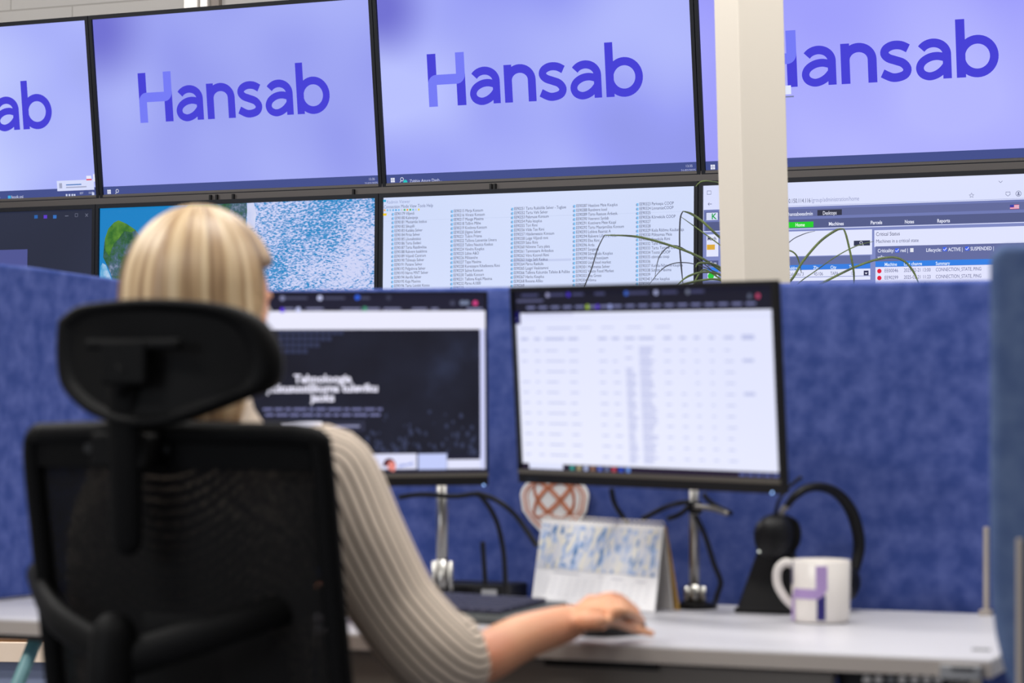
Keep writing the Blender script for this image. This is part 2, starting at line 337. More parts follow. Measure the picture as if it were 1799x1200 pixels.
# ------------------------------------------------------------------ video wall
WALL = {'a': [(168, 176, 250), (196, 206, 255)], 'b': [(146, 152, 238), (172, 180, 250)], 'c': [(152, 158, 245), (184, 192, 255)], 'd': [(158, 158, 252), (180, 182, 255)]}
LB, LL = em(68, 62, 214), em(116, 122, 246)
def arc(cx, cz, rx, rz, a0, a1, n=14): return [(cx + rx * math.cos(math.radians(a0 + (a1 - a0) * k / n)), cz + rz * math.sin(math.radians(a0 + (a1 - a0) * k / n))) for k in range(n + 1)]
L4 = Loc(sframe(ROWT, 1))
def lx(v): return L4(1350 + v / 4, 115)[0]
def logo(parent, y=-.002):
    z0 = -.0635; cap = .1885; xh = cap * .705; w = .0305; o = w / 2
    d = MB(); l = MB(); hx0, hx1 = -.412, -.2628; hw = hx1 - hx0; st = hw * .235
    d.quad(hx0, z0 + cap * .42, hx0 + st, z0 + cap, y).quad(hx1 - st, z0, hx1, z0 + cap * .6, y)
    yt, yb = z0 + cap * .60, z0 + cap * .41; rr = st * .95
    l.poly([(hx1 - st, z0 + cap), (hx1 - st, yt)][::-1] + [(hx1, z0 + cap)][:0] + [], y) if 0 else None
    q = [(hx1 - st, z0 + cap), (hx1 - st, yt)] + [(hx0 + rr + rr * math.cos(math.radians(a)), yt - rr + rr * math.sin(math.radians(a))) for a in range(90, 181, 10)] + [(hx0, z0), (hx0 + st, z0), (hx0 + st, yb)] + \
        [(hx1 - rr + rr * math.cos(math.radians(a)), yb + rr + rr * math.sin(math.radians(a))) for a in range(-90, 1, 10)] + [(hx1, z0 + cap)]
    # split in three convex-ish pieces so the fill is clean
    l.quad(hx1 - st, yb + rr, hx1, z0 + cap, y - .0008).quad(hx0, z0, hx0 + st, yt - rr, y - .0008)
    l.poly([(hx0 + st, yb)] + [(hx1 - rr + rr * math.cos(math.radians(a)), yb + rr + rr * math.sin(math.radians(a))) for a in range(-90, 1, 10)] + [(hx1 - st, yb + rr), (hx1 - st, yt)] + [(hx0 + rr + rr * math.cos(math.radians(a)), yt - rr + rr * math.sin(math.radians(a))) for a in range(90, 181, 10)] + [(hx0 + st, yt - rr)], y - .0008)
    def fa(x0, x1):
        d = MB(); x0 += .001; X = x1 - o; rx = (X - x0 - o) / 2; cx = X - rx
        d.stroke([(X, z0), (X, z0 + xh * .62)] + arc(cx, z0 + xh * .60, rx, xh * .40 - o, 0, 100) + arc(cx, z0 + xh * .60, rx * 1.02, xh * .40 - o, 100, 148, 5)[1:], w * .93, y)
        B2 = X - x0; q = [(1, .50), (.72, .56), (.45, .535), (.225, .43), (.14, .285), (.215, .145), (.42, .075), (.64, .105), (.84, .20), (1, .34)]
        pts, _ = cr([V((x0 + B2 * a, z0 + xh * c, 0)) for a, c in q], [0] * len(q), 5); d.stroke([(p.x, p.y) for p in pts], w * .86, y); return d
    def fn(x0, x1):
        d = MB(); a, b_ = x0 + o, x1 - o; rx = (b_ - a) / 2
        d.stroke([(a, z0), (a, z0 + xh)], w, y); d.stroke([(a, z0 + xh * .5)] + arc((a + b_) / 2, z0 + xh * .58, rx, xh * .42 - o, 180, 0, 18) + [(b_, z0)], w, y); return d
    def fs(x0, x1):
        d = MB(); W_ = x1 - x0; q = [(.90, .79), (.68, .875), (.42, .885), (.21, .81), (.15, .69), (.27, .58), (.5, .51), (.73, .435), (.86, .30), (.80, .165), (.60, .10), (.36, .10), (.07, .21)]
        pts, _ = cr([V((x0 + W_ * a, z0 + xh * c, 0)) for a, c in q], [0] * len(q), 4); d.stroke([(p.x, p.y) for p in pts], w * .93, y); return d
    def fb(x0, x1):
        d = MB(); a = x0 + o; d.stroke([(a, z0), (a, z0 + cap)], w, y); rx = (x1 - x0 - w) / 2; d.stroke(arc(x1 - o - rx, z0 + xh * .5, rx, xh * .5 - o * .8, 0, 351, 39), w * .93, y, closed=True); return d
    d.build('logo_letter', LB, parent)
    for g in (fa(lx(228), lx(478)), fn(lx(511), lx(763)), fs(lx(786), lx(1008)), fa(lx(1032), lx(1290)), fb(lx(1323), lx(1624))): g.build('logo_letter', LB, parent)
    tag(l.build('logo_mark', LL, parent), 'light violet band through the first letter')
def display(rw, i, label, panel_mat, group):
    fm = sframe(rw, i); t = thing('wall_display', fm, label, 'display', group)
    bw = (SG - .003) / 2
    hb = MB().box((0, .03, 0), (SW + 2 * bw, .05, SH + 2 * bw + .006)); hb.build('housing', M['black'], t, bevel=.002)
    fr = MB(); a, b_ = SW / 2, SH / 2
    fr.box((0, -.001, b_ + bw / 2 + .001), (SW + 2 * bw, .012, bw + .002)).box((0, -.001, -b_ - bw / 2 - .001), (SW + 2 * bw, .012, bw + .002))
    fr.box((-a - bw / 2, -.001, 0), (bw, .012, SH)).box((a + bw / 2, -.001, 0), (bw, .012, SH))
    fr.build('bezel', M['bezel'], t)
    MB().box((0, .08, 0), (.5, .06, .4)).build('wall_bracket', M['rail'], t)
    sc = MB().quad(-a, -b_, a, b_, .003).build('screen', panel_mat, t)
    return t, sc, Loc(fm)
def bar(mb, L, x0, y0, x1, y1, y):  # horizontal bar between two picture rows on the screen plane
    a = L(x0, (y0 + y1) / 2); b_ = L(x1, (y0 + y1) / 2); xr_ = max(x0, 1384) if x1 - x0 > 400 else x0; h = abs(L(xr_, y0)[1] - L(xr_, y1)[1]); zc = L(xr_, (y0 + y1) / 2)[1]
    mb.quad(max(-SW / 2, a[0]), zc - h / 2, min(SW / 2, b_[0]), zc + h / 2, y)
def taskbar(sc, L, icons, clock=True):
    z0 = -SH / 2; MB().quad(-SW / 2, z0, SW / 2, z0 + .040, .0015).build('taskbar', em(66, 78, 140), sc)
    ic = MB(); x = -SW / 2 + .018
    for a in (0, 1):
        for c in (0, 1): ic.quad(x + a * .0085, z0 + .012 + c * .0085, x + a * .0085 + .0075, z0 + .0195 + c * .0085, .0005)
    ic.stroke(arc(x + .046, z0 + .022, .006, .006, 0, 340, 16), .002, .0005, True); ic.stroke([(x + .042, z0 + .017), (x + .037, z0 + .011)], .002, .0005)
    ic.build('taskbar_icons', em(225, 228, 245), sc)
    if clock:
        m = MB(); m.add(*text('13:35', SW / 2 - .03, z0 + .023, .012, .0005, align='CENTER')); m.add(*text('21/02/2025', SW / 2 - .033, z0 + .008, .012, .0005, align='CENTER')); m.build('taskbar_clock', em(190, 196, 230), sc)
GT = 'displays in the upper row of the video wall'; GB = 'displays in the lower row of the video wall'
def wp(k, seed, corner=0):
    a, b_ = WALL[k]; dk = tuple(int(c * .9) for c in a)
    m = em_noise('violet_wallpaper', [(.22, dk), (.42, a), (.68, b_)], 1.5, detail=1.2, seed=seed)
    if corner:
        nt = m.node_tree; tc = nt.nodes.new('ShaderNodeTexCoord'); d = nt.nodes.new('ShaderNodeVectorMath'); d.operation = 'DISTANCE'; d.inputs[1].default_value = (-SW / 2 + .02, 0, SH / 2 - .04)
        nt.links.new(tc.outputs['Object'], d.inputs[0]); r = nt.nodes.new('ShaderNodeMapRange'); r.interpolation_type = 'SMOOTHSTEP'; r.inputs[1].default_value = .02; r.inputs[2].default_value = corner; r.inputs[3].default_value = 1; r.inputs[4].default_value = 0
        nt.links.new(d.outputs['Value'], r.inputs[0]); mx = nt.nodes.new('ShaderNodeMix'); mx.data_type = 'RGBA'; mx.inputs[7].default_value = C(112, 112, 210)
        bs = nt.nodes['Principled BSDF']; src = bs.inputs['Emission Color'].links[0].from_socket
        nt.links.new(r.outputs[0], mx.inputs[0]); nt.links.new(src, mx.inputs[6]); nt.links.new(mx.outputs[2], bs.inputs['Emission Color'])
    return m
# upper row
t, sc, L = display(ROWT, -2, 'upper-row wall display cut off by left frame edge, pale violet with a notification box', wp('a', 1), GT)
logo(sc); taskbar(sc, L, 0, False)
m = MB(); bar(m, L, 100, 318, 165, 336, .001); m.build('notification', em(214, 220, 252), sc)
m = MB(); bar(m, L, 116, 324, 143, 326, .0003); m.build('notification_heading', em(70, 120, 190), sc)
m = MB(); bar(m, L, 116, 328.5, 152, 330.5, .0003); bar(m, L, 104, 322, 109, 331, .0003); m.build('notification_lines', em(160, 165, 195), sc)
m = MB(); bar(m, L, 151.5, 309, 160, 317, .001); bar(m, L, 163.5, 306, 169.5, 319, .001); m.build('file_icon', em(232, 234, 255), sc)
m = MB(); bar(m, L, 151.5, 314.5, 161, 317, .0003); m.build('file_icon_band', em(226, 70, 90), sc)
m = MB(); x, z = L(20, 347); m.add(*text('hook.psj', x, z - .004, .017, .0003)); x, z = L(-8, 349); m.add(*text('epr', x, z - .004, .017, .0003)); m.build('taskbar_text', em(215, 220, 245), sc)
m = MB(); bar(m, L, 14, 344, 19, 350, .0003); m.build('taskbar_app', em(60, 170, 230), sc)
m = MB(); x, z = L(144, 341); m.add(*text('EST', x - .01, z, .011, .0003)); m.add(*text('13:35', x + .03, z, .011, .0003)); m.add(*text('21/02/2025', x + .016, z - .013, .011, .0003)); bar(m, L, 161.5, 338, 165.5, 343, .0003)
for px in (117, 122, 127, 131): bar(m, L, px - 1.4, 341, px + 1.4, 345, .0003)
m.build('taskbar_clock', em(205, 212, 240), sc)
t, sc, L = display(ROWT, -1, 'fully visible violet wall display above the head of the seated person', wp('b', 2, .30), GT); logo(sc); taskbar(sc, L, 0)
t, sc, L = display(ROWT, 0, 'fully visible violet wall display, upper row, just left of the cream column', wp('c', 3, .24), GT); logo(sc); taskbar(sc, L, 0)
m = MB(); x, z = L(716, 319); m.add(*text('Zabbix Azure Dash...', x + .008, z - .004, .0155, .0003)); m.build('taskbar_text', em(205, 210, 240), sc)
m = MB(); cx_, cz_ = L(712, 320); m.poly(arc(cx_, cz_, .0085, .0085, 0, 342, 18), .0003); m.build('taskbar_app', em(40, 190, 190), sc)
t, sc, L = display(ROWT, 1, 'upper-row violet wall display partly behind the cream column', wp('d', 4), GT); logo(sc); taskbar(sc, L, 0)
m = MB(); bar(m, L, 1379, 150.5, 1390.5, 166, -.004); m.build('desktop_file', em(226, 232, 255), sc)
m = MB(); bar(m, L, 1379, 169, 1395, 171.5, -.002); m.build('desktop_file_name', em(120, 128, 170), sc)
# lower row: dark window
t, sc, L = display(ROWB, -2, 'lower-row wall display at the left with a dark grey window open', em_noise('dark_window', [(.3, (36, 40, 58)), (.7, (46, 52, 76))], 1.2, detail=1), GB)
m = MB(); bar(m, L, -60, 441, 47.5, 520, .001); m.build('window_pane', em(78, 84, 146), sc)
for px, c in ((63, (40, 96, 170)), (79.5, (92, 60, 200)), (96, (50, 110, 190))):
    m = MB(); bar(m, L, px - 3, 378, px + 3, 384, .001); m.build('tab_icon', em(*c), sc)
m = MB(); bar(m, L, 114, 379, 120, 380, .001)
x, z = L(134, 378); m.stroke([(x - .006, z - .006), (x + .006, z - .006), (x + .006, z + .006), (x - .006, z + .006)], .0018, .001, True)
x, z = L(152, 378); m.stroke([(x - .006, z - .006), (x + .006, z + .006)], .0018, .001); m.stroke([(x - .006, z + .006), (x + .006, z - .006)], .0018, .001); m.build('window_buttons', em(120, 124, 146), sc)
# lower row: sea photograph
def sea():
    m = bpy.data.materials.new('sea_picture'); m.use_nodes = True; nt = m.node_tree; bs = nt.nodes['Principled BSDF']; bs.inputs['Base Color'].default_value = (.01, .01, .01, 1); bs.inputs['Specular IOR Level'].default_value = 0; bs.inputs['Roughness'].default_value = .6
    bs.inputs['Emission Strength'].default_value = 1
    N = nt.nodes.new; Lk = nt.links.new
    tc = N('ShaderNodeTexCoord'); mp = N('ShaderNodeMapping'); mp.inputs['Rotation'].default_value = (0, -.6, 0); mp.inputs['Scale'].default_value = (1, 1, 2.2); Lk(tc.outputs['Object'], mp.inputs[0])
    fo = N('ShaderNodeTexNoise'); fo.inputs['Scale'].default_value = 78; fo.inputs['Detail'].default_value = 3; fo.inputs['Roughness'].default_value = .65; Lk(mp.outputs[0], fo.inputs[0])
    big = N('ShaderNodeTexNoise'); big.inputs['Scale'].default_value = 3.2; big.inputs['Detail'].default_value = 2; Lk(tc.outputs['Object'], big.inputs[0])
    sp = N('ShaderNodeSeparateXYZ'); Lk(tc.outputs['Object'], sp.inputs[0])
    mr = N('ShaderNodeMapRange'); mr.inputs[1].default_value = -.35; mr.inputs[2].default_value = .12; mr.inputs[3].default_value = -.42; mr.inputs[4].default_value = .03; Lk(sp.outputs[0], mr.inputs[0])
    a1 = N('ShaderNodeMath'); a1.operation = 'MULTIPLY_ADD'; a1.inputs[1].default_value = .55; Lk(big.outputs[0], a1.inputs[0]); Lk(mr.outputs[0], a1.inputs[2])
    a2 = N('ShaderNodeMath'); a2.operation = 'ADD'; Lk(a1.outputs[0], a2.inputs[0]); Lk(fo.outputs[0], a2.inputs[1])
    r = N('ShaderNodeValToRGB'); el = r.color_ramp.elements; el[0].position = .48; el[0].color = C(22, 128, 196); el[1].position = .90; el[1].color = C(206, 212, 246)
    e = el.new(.72); e.color = C(48, 140, 200); e = el.new(.80); e.color = C(150, 176, 228)
    Lk(a2.outputs[0], r.inputs[0]); Lk(r.outputs[0], bs.inputs['Emission Color']); return m
t, sc, L = display(ROWB, -1, 'lower-row wall display showing a photo of green rocks in blue sea', sea(), GB)
rock = em_noise('rock_picture', [(.36, (28, 74, 60)), (.46, (52, 96, 62)), (.56, (72, 100, 120)), (.68, (150, 160, 190))], 14, detail=6, seed=2, rough=.7)
grn = em_noise('grass_picture', [(.3, (34, 96, 38)), (.7, (98, 148, 54))], 30, detail=4)
def px_poly(pts, y, name, mt):
    m = MB(); m.poly([L(a, b_) for a, b_ in pts], y); m.build(name, mt, sc)
px_poly([(181, 452), (183, 425), (190, 402), (200, 391), (208, 387), (222, 393), (238, 404), (252, 424), (262, 450), (258, 500), (200, 500), (193, 478)], .001, 'rock_island', rock)
px_poly([(190, 402), (200, 391), (208, 387), (222, 393), (238, 404), (232, 408), (218, 406), (208, 420), (200, 428), (192, 450), (185, 440), (184, 420)], .0003, 'grass_patch', grn)
px_poly([(322, 374), (330, 361), (420, 357), (433, 356.5), (434, 372), (430, 400), (380, 410), (330, 400)], .001, 'rock_cliff', rock)
px_poly([(318, 380), (330, 361), (368, 359.5), (372, 372), (340, 376)], .0003, 'grass_patch', grn)
px_poly([(434, 357), (446, 356), (450, 375), (448, 400), (434, 402)], .0003, 'foam', em_noise('foam_picture', [(.3, (190, 200, 238)), (.7, (222, 224, 248))], 12))
px_poly([(180, 462), (186, 466), (192, 480), (198, 498), (176, 498), (176, 470)], .0006, 'foam', em_noise('foam_picture', [(.35, (26, 140, 200)), (.55, (120, 180, 220)), (.7, (190, 210, 238))], 22, detail=5))
# lower row: list window
t, sc, L = display(ROWB, 0, 'lower-row wall display showing a white window with five columns of names', em_noise('white_window', [(.3, (206, 218, 250)), (.7, (220, 228, 254))], 1.0, detail=1), GB)
cols = [(693, 376, 498, ['EE90179 Viljandi', 'EE90180 Kalevipoja', 'EE90181 Mustamäe keskus', 'EE90182 Sikupilli', 'EE90183 Kadaka Selver', 'EE90184 Pirita Selver', 'EE90185 Lõunakeskus', 'EE90186 Tartu Eedeni', 'EE90187 Tartu Raadimõisa', 'EE90188 Rakvere kesklinna', 'EE90189 Viljandi Centrum', 'EE90190 Tähesaju Selver', 'EE90191 Punane Selver', 'EE90192 Pelgulinna Selver', 'EE90193 Narva MNT Selver', 'EE90194 Aardla Selver', 'EE90195 Kaja Maxima', 'EE90196 Tartu Lembit Konsu', 'EE90197']),
        (797, 371, 494, ['EE90215 Marja Konsum', 'EE90216 Viiratsi Konsum', 'EE90217 Muuga Maxima', 'EE90218 Tallinn Mähe', 'EE90219 Kiviõnna Konsum', 'EE90220 Jõgeva Selver', 'EE90221 Tokre Prisma', 'EE90222 Tallinna Lasnamäe Ümera', 'EE90223 Tallina Nautica Keskus', 'EE90224 Vändra Kauplus', 'EE90225 Lähte A&O', 'EE90226 Mõisavahe', 'EE90227 Tapa Maxima', 'EE90228 Kuressaare Kihelkonna Rimi', 'EE90229 Salme Konsum', 'EE90230 Taebla Konsum', 'EE90231 Tallinna Kopli Maxima', 'EE90232 Pärnu A1000', 'EE90233']),
        (903, 367, 490, ['EE90251 Tartu Rukkilille Selver - Tuglase', 'EE90252 Tartu Vahi Selver', 'EE90253 Palamuse Konsum', 'EE90254 Puka kauplus', 'EE90255 Türi Rimi', 'EE90256 Vilde Tee Rimi', 'EE90257 Häädemeeste Konsum', 'EE90258 Luige Viljandi mnt', 'EE90259 Saku Rimi', 'EE90260 Nõmme Turu plats', 'EE90261 Tammsaare Ärikeskus', 'EE90262 Võru Kooreli Rimi', 'EE90263 Valga Selli Keskus', 'EE90264 Pärnu Raeküla', 'EE90265 Laagri Veskitammi', 'EE90266 Tallinna Kakumäe Talleke & Pullike', 'EE90267 Harku Kauplus', 'EE90268 Roosna Alliku', 'EE90269']),
        (1012, 362, 488, ['EE90287 Haaslava Meie Kauplus', 'EE90288 Randvere kool', 'EE90289 Tartu Raatuse Ärikesk.', 'EE90290 Veerenni Synlab', 'EE90291 Kostivere Meie Kaupl', 'EE90292 Tartu Maarjamõisa Konsum', 'EE90293 Lohkva Raamat A', 'EE90294 Rakvere Lilleoru Alder', 'EE90295 Elva Rimi', 'EE90296 Ardu', 'EE90297 Sangaste', 'EE90298 Sõmerpalu Kauplus', 'EE90299 Haiba bussijaam', 'EE90300 Uulu food market', 'EE90301 Mehmetsa Selver', 'EE90302 Võiste Food Market', 'EE90303 Elsa Gross', 'EE90304 Võnnu', 'EE90305']),
        (1123, 359, 486, ['EE90323 Parksepa COOP', 'EE90324 LinnamäeCOOP', 'EE90325', 'EE90326 Kõrveküla COOP', 'EE90327', 'EE90328', 'EE90329 Keila Rõõmu Kaubamaja', 'EE90330 Põltsamaa Meie', 'EE90331 Järveküla Rimi', 'EE90332 Tahe Rimi', 'EE90333 Tartu Tamme COOP', 'EE90334 Tootsi COOP', 'EE90335 obinitsa coop', 'EE90336', 'EE90337 Kohila-Nõmme-kauplus', 'EE90338 Sütiste Maxima', 'EE90339', 'EE90340 Laitse kauplus', 'EE90341'])]
tm = MB(); i1 = MB(); i2 = MB()
for (px, ya, yb, rows) in cols:
    xa, za = L(px, ya); _, zb = L(px, yb); stp = (zb - za) / 16.4
    for k, s_ in enumerate(rows):
        z = za + stp * k
        tm.add(*text(s_, xa, z - .0045, .0150, .0005, sx=.81))
        i1.quad(xa - .0115, z - .006, xa - .003, z + .004, .0012); i2.quad(xa - .0125, z - .0045, xa - .0085, z + .001, .0008)
tm.build('list_lettering', em(66, 74, 112), sc); i1.build('list_icons', em(128, 194, 244), sc); i2.build('list_icon_corners', em(150, 150, 184), sc)
m = MB(); x, z = L(679, 355); m.add(*text('Radmin Viewer', x, z - .006, .017, .0005, sx=.92)); m.build('window_title', em(150, 162, 205), sc)
m = MB(); x, z = L(674, 363.5); m.add(*text('Connection Mode View Tools Help', x, z - .006, .017, .0005, sx=.82)); m.build('menu_lettering', em(100, 110, 150), sc)
for k in range(13):
    m = MB(); px = 674 + k * 5; py = 369.5 - k * .1; bar(m, L, px, py - 1.7, px + 3, py + 1.7, .0008); m.build('toolbar_icon', em(*[(230, 170, 110), (120, 190, 230), (150, 190, 230), (110, 180, 235), (90, 170, 225), (120, 190, 240), (200, 205, 220), (90, 180, 120), (240, 170, 70), (90, 190, 90), (120, 190, 230), (190, 200, 230), (230, 210, 90)][k]), sc)
m = MB(); bar(m, L, 673, 375, 679, 379, .0008); m.build('folder_icon', em(236, 200, 30), sc)
m = MB(); bar(m, L, 673, 351, 678, 355, .0008); m.build('window_icon', em(60, 170, 210), sc)
m = MB(); bar(m, L, 900, 456.5, 1003, 460.5, .0015); m.build('selected_row', em(196, 206, 240), sc)
m = MB(); bar(m, L, 673, 365.2, 1219, 365.8, .0015); m.build('menu_divider', em(196, 208, 240), sc)
# lower row: machine status page
t, sc, L = display(ROWB, 1, 'lower-row wall display showing a browser status page, partly behind the cream column', em_noise('page_white', [(.3, (216, 222, 254)), (.7, (228, 232, 255))], 1.0, detail=1), GB)
TXE = {'10.150.114.116': 1424, '/group/administration/home': 1509.5, 'hansabeeadmin': 1428, 'Desktops': 1470, 'Home': 1414, 'Machines': 1482.5, 'Parcels': 1550, 'Notes': 1606, 'Reports': 1669, 'Critical Status': 1581, 'Machines in a critical state': 1614,
    'Criticality:': 1571, 'red |': 1595, 'yellow': 1558, 'Lifecycle:': 1654, 'ACTIVE |': 1691, 'SUSPENDED |': 1746, 'Machine': 1576, 'Last change': 1620, 'Summary': 1669, 'EE00046': 1578, 'EE90299': 1578, '2025-02-21 13:00': 1635, '2025-02-21 11:23': 1635,
    'CONNECTION_STATE, PING': 1724, 'Address': 1406, 'Zip': 1438, 'City': 1469.5, 'Type': 1503, 'Kalmistu 3': 1412, '45106': 1446, 'TAPA': 1473, '12': 1500, 'Tags': 1259, 'Mach': 1258.5}
def tx(s_, px, py, size, col, bold=0, sx=1, al='LEFT', nm='page_lettering'):
    m = MB(); x, z = L(px, py); vs, fs = text(s_, 0, z - size * .33, size, -.0012, bold, al, 1)
    if s_ in TXE:
        xe = L(TXE[s_], py)[0]; w0 = max(v[0] for v in vs); sx = (xe - x) / w0
    m.add([(x + v[0] * sx, v[1], v[2]) for v in vs], fs); m.build(nm, em(*col), sc)
def fill(x0, y0, x1, y1, col, nm='page_band', y=.001): m = MB(); bar(m, L, x0, y0, x1, y1, y); return m.build(nm, em(*col), sc)
fill(1236, 364, 1960, 402, (112, 122, 180), 'page_header'); fill(1239, 386, 1950, 401.5, (84, 92, 138), 'navigation_bar', .0004)
fill(1239, 368, 1950, 381, (98, 106, 156), 'header_strip', .0006)
m = MB(); m.quad(-SW / 2, -SH / 2, SW / 2, L(1500, 400)[1] + .0, .0012); m.build('page_background', em(128, 138, 196), sc)
fill(1384, 407, 1532, 450.5, (226, 230, 255), 'search_panel', .0004); fill(1384, 452, 1529, 467, (100, 110, 160), 'panel_band', .0002)
fill(1384, 466, 1529, 474.5, (54, 126, 226), 'table_header', .0); fill(1384, 475, 1529, 487, (226, 230, 255), 'table_row', .0); fill(1384, 488, 1529, 494, (226, 230, 255), 'table_row', .0)
fill(1241, 412, 1262, 451, (226, 230, 255), 'side_panel', .0004); fill(1243, 458, 1262, 468, (84, 92, 138), 'tag_band', .0002); fill(1243, 470, 1262, 478, (54, 126, 226), 'tag_bar', .0); fill(1243, 479, 1262, 493, (214, 232, 240), 'tag_row', .0)
fill(1536, 404.5, 1960, 434, (224, 228, 255), 'status_panel', .0004); fill(1538, 433, 1960, 461, (100, 108, 160), 'filter_band', .0002)
fill(1538, 459.5, 1960, 469, (50, 128, 230), 'table_header', .0); fill(1538, 469.5, 1960, 500, (226, 228, 255), 'table_row', .0)
fill(1384, 390.5, 1429, 400.5, (36, 206, 46), 'home_tab', .0); fill(1436, 369, 1479, 379, (50, 52, 72), 'desktops_button', .0)
fill(1500, 423, 1528.5, 432, (50, 54, 84), 'search_button', .0); fill(1517.5, 475.5, 1526, 484, (44, 46, 84), 'dropdown_button', -.0005)
fill(1241, 374, 1261, 387, (216, 222, 248), 'brand_box', .0)
tx('K', 1250, 380.5, .028, (30, 160, 80), .0006)
tx('10.150.114.116', 1382, 353.5, .0205, (70, 76, 110)); tx('/group/administration/home', 1425, 351.5, .0205, (150, 156, 196))
tx('hansabeeadmin', 1385, 376.5, .0175, (232, 236, 255), .0002); tx('Desktops', 1445.5, 374.5, .0175, (226, 228, 245), .0002)
tx('Home', 1397.5, 395.3, .0165, (235, 255, 235), .0003); tx('Machines', 1456, 393.5, .0165, (235, 238, 255), .0003); tx('Parcels', 1529.5, 391.3, .0165, (235, 238, 255), .0003); tx('Notes', 1589.5, 389.8, .0165, (235, 238, 255), .0003); tx('Reports', 1646.5, 388.2, .0165, (235, 238, 255), .0003)
tx('Critical Status', 1539, 411.5, .0175, (44, 46, 84)); tx('Machines in a critical state', 1539, 424, .0165, (84, 88, 126))
tx('Criticality:', 1542, 440.7, .0165, (232, 236, 255), .0002); tx('red |', 1582, 440, .0165, (232, 236, 255), .0002); tx('yellow', 1542, 452, .0165, (232, 236, 255), .0002)
tx('Lifecycle:', 1627, 439.5, .0165, (232, 236, 255), .0002); tx('ACTIVE |', 1666, 438.5, .0165, (232, 236, 255), .0002); tx('SUSPENDED |', 1705, 437.2, .0165, (232, 236, 255), .0002)
tx('Machine', 1554, 464.7, .0155, (222, 236, 255), .0003); tx('Last change', 1588, 463.8, .0155, (222, 236, 255), .0003); tx('Summary', 1644, 463, .0155, (222, 236, 255), .0003)
for k, (a, b_) in enumerate((('EE00046', '2025-02-21 13:00'), ('EE90299', '2025-02-21 11:23'))):
    yy = 475.7 + 12.2 * k
    tx(a, 1554, yy, .0165, (92, 96, 140)); tx(b_, 1588, yy - .8, .0165, (92, 96, 140)); tx('CONNECTION_STATE, PING', 1644, yy - 1.8, .0165, (92, 96, 140), sx=.92)
    m = MB(); cx_, cz_ = L(1545, yy + .6); m.poly(arc(cx_, cz_, .0075, .0075, 0, 342, 18), -.001); m.build('alert_dot', em(226, 30, 62), sc)
tx('Address', 1385, 471.3, .0155, (222, 236, 255), .0003); tx('Zip', 1429, 470.4, .0155, (222, 236, 255), .0003); tx('City', 1459, 469.8, .0155, (222, 236, 255), .0003); tx('Type', 1492, 469, .0155, (222, 236, 255), .0003)
tx('Kalmistu 3', 1385, 482, .0165, (92, 96, 140)); tx('45106', 1430, 481.4, .0165, (92, 96, 140)); tx('TAPA', 1459, 480.6, .0165, (92, 96, 140)); tx('12', 1495, 480, .0165, (92, 96, 140))
tx('Mach', 1243, 419.5, .0175, (44, 46, 84), .0002); tx('Tags', 1247, 463, .0165, (232, 236, 255), .0002)
for px, py in ((1576, 440), (1660, 437.8), (1699, 436.8)):
    fill(px - 3.4, py - 3.6, px + 3.4, py + 3.6, (62, 100, 240), 'checkbox', -.0005)
    m = MB(); x, z = L(px, py); m.stroke([(x - .005, z), (x - .001, z - .004), (x + .006, z + .004)], .002, -.001); m.build('check_mark', em(240, 244, 255), sc)
fill(1599, 436, 1605, 443, (228, 230, 240), 'checkbox', -.0005)
fill(1242, 430, 1256, 439, (220, 170, 60), 'machine_icon', -.0005); m = MB(); cx_, cz_ = L(1249, 485); m.poly(arc(cx_, cz_, .011, .011, 0, 342, 18), -.0005); m.build('ok_icon', em(40, 196, 60), sc)
m = MB(); x, z = L(1514, 427); m.stroke(arc(x - .002, z + .001, .0045, .0045, 0, 340, 14), .0016, -.001, True); m.stroke([(x + .002, z - .003), (x + .006, z - .007)], .002, -.001)
x, z = L(1521.8, 480); m.poly([(x - .005, z + .002), (x, z - .004), (x + .005, z + .002)], -.001); m.build('button_glyphs', em(225, 228, 245), sc)
m = MB(); x, z = L(1707, 343.5)
st = [(x + (.0085 if k % 2 == 0 else .0038) * math.sin(k * PI / 5), z + (.0085 if k % 2 == 0 else .0038) * math.cos(k * PI / 5)) for k in range(10)]; m.stroke(st, .0014, -.001, True)
x, z = L(1771, 340.7); m.stroke([(x - .007, z + .006), (x + .007, z + .006), (x + .007, z - .002), (x, z - .007), (x - .007, z - .002)], .0014, -.001, True)
x, z = L(1789.5, 340.3); m.stroke(arc(x, z, .0085, .0085, 0, 340, 18), .0014, -.001, True); m.poly(arc(x, z + .002, .0028, .0028, 0, 330, 10), -.001); m.quad(x - .004, z - .005, x + .004, z - .002, -.001)
x, z = L(1758, 319.5); m.stroke([(x - .006, z + .003), (x, z - .003), (x + .006, z + .003)], .0014, -.001)
x, z = L(1247, 358.5); m.stroke([(x + .008, z), (x - .006, z)], .0016, -.001); m.stroke([(x - .001, z + .005), (x - .006, z), (x - .001, z - .005)], .0016, -.001)
x, z = L(1246, 338.5); m.stroke([(x - .007, z - .006), (x + .007, z - .006), (x + .007, z + .006), (x - .007, z + .006)], .0016, -.001, True); m.build('browser_glyphs', em(70, 76, 116), sc)
x0, z0 = L(1774.5, 367.5); x1, z1 = L(1790.5, 359.5)
m = MB()
for k in range(0, 7, 2): m.quad(x0, z0 + (z1 - z0) * k / 7, x1, z0 + (z1 - z0) * (k + 1) / 7, -.0006)
m.build('flag_stripes', em(214, 60, 100), sc); m = MB()
for k in range(1, 7, 2): m.quad(x0, z0 + (z1 - z0) * k / 7, x1, z0 + (z1 - z0) * (k + 1) / 7, -.0006)
m.build('flag_stripes', em(240, 236, 255), sc); MB().quad(x0, z0 + (z1 - z0) * 3 / 7, x0 + (x1 - x0) * .45, z1, -.001).build('flag_corner', em(60, 64, 170), sc)
fill(1384, 362, 1954, 362.6, (150, 158, 206), 'header_line', .0004)
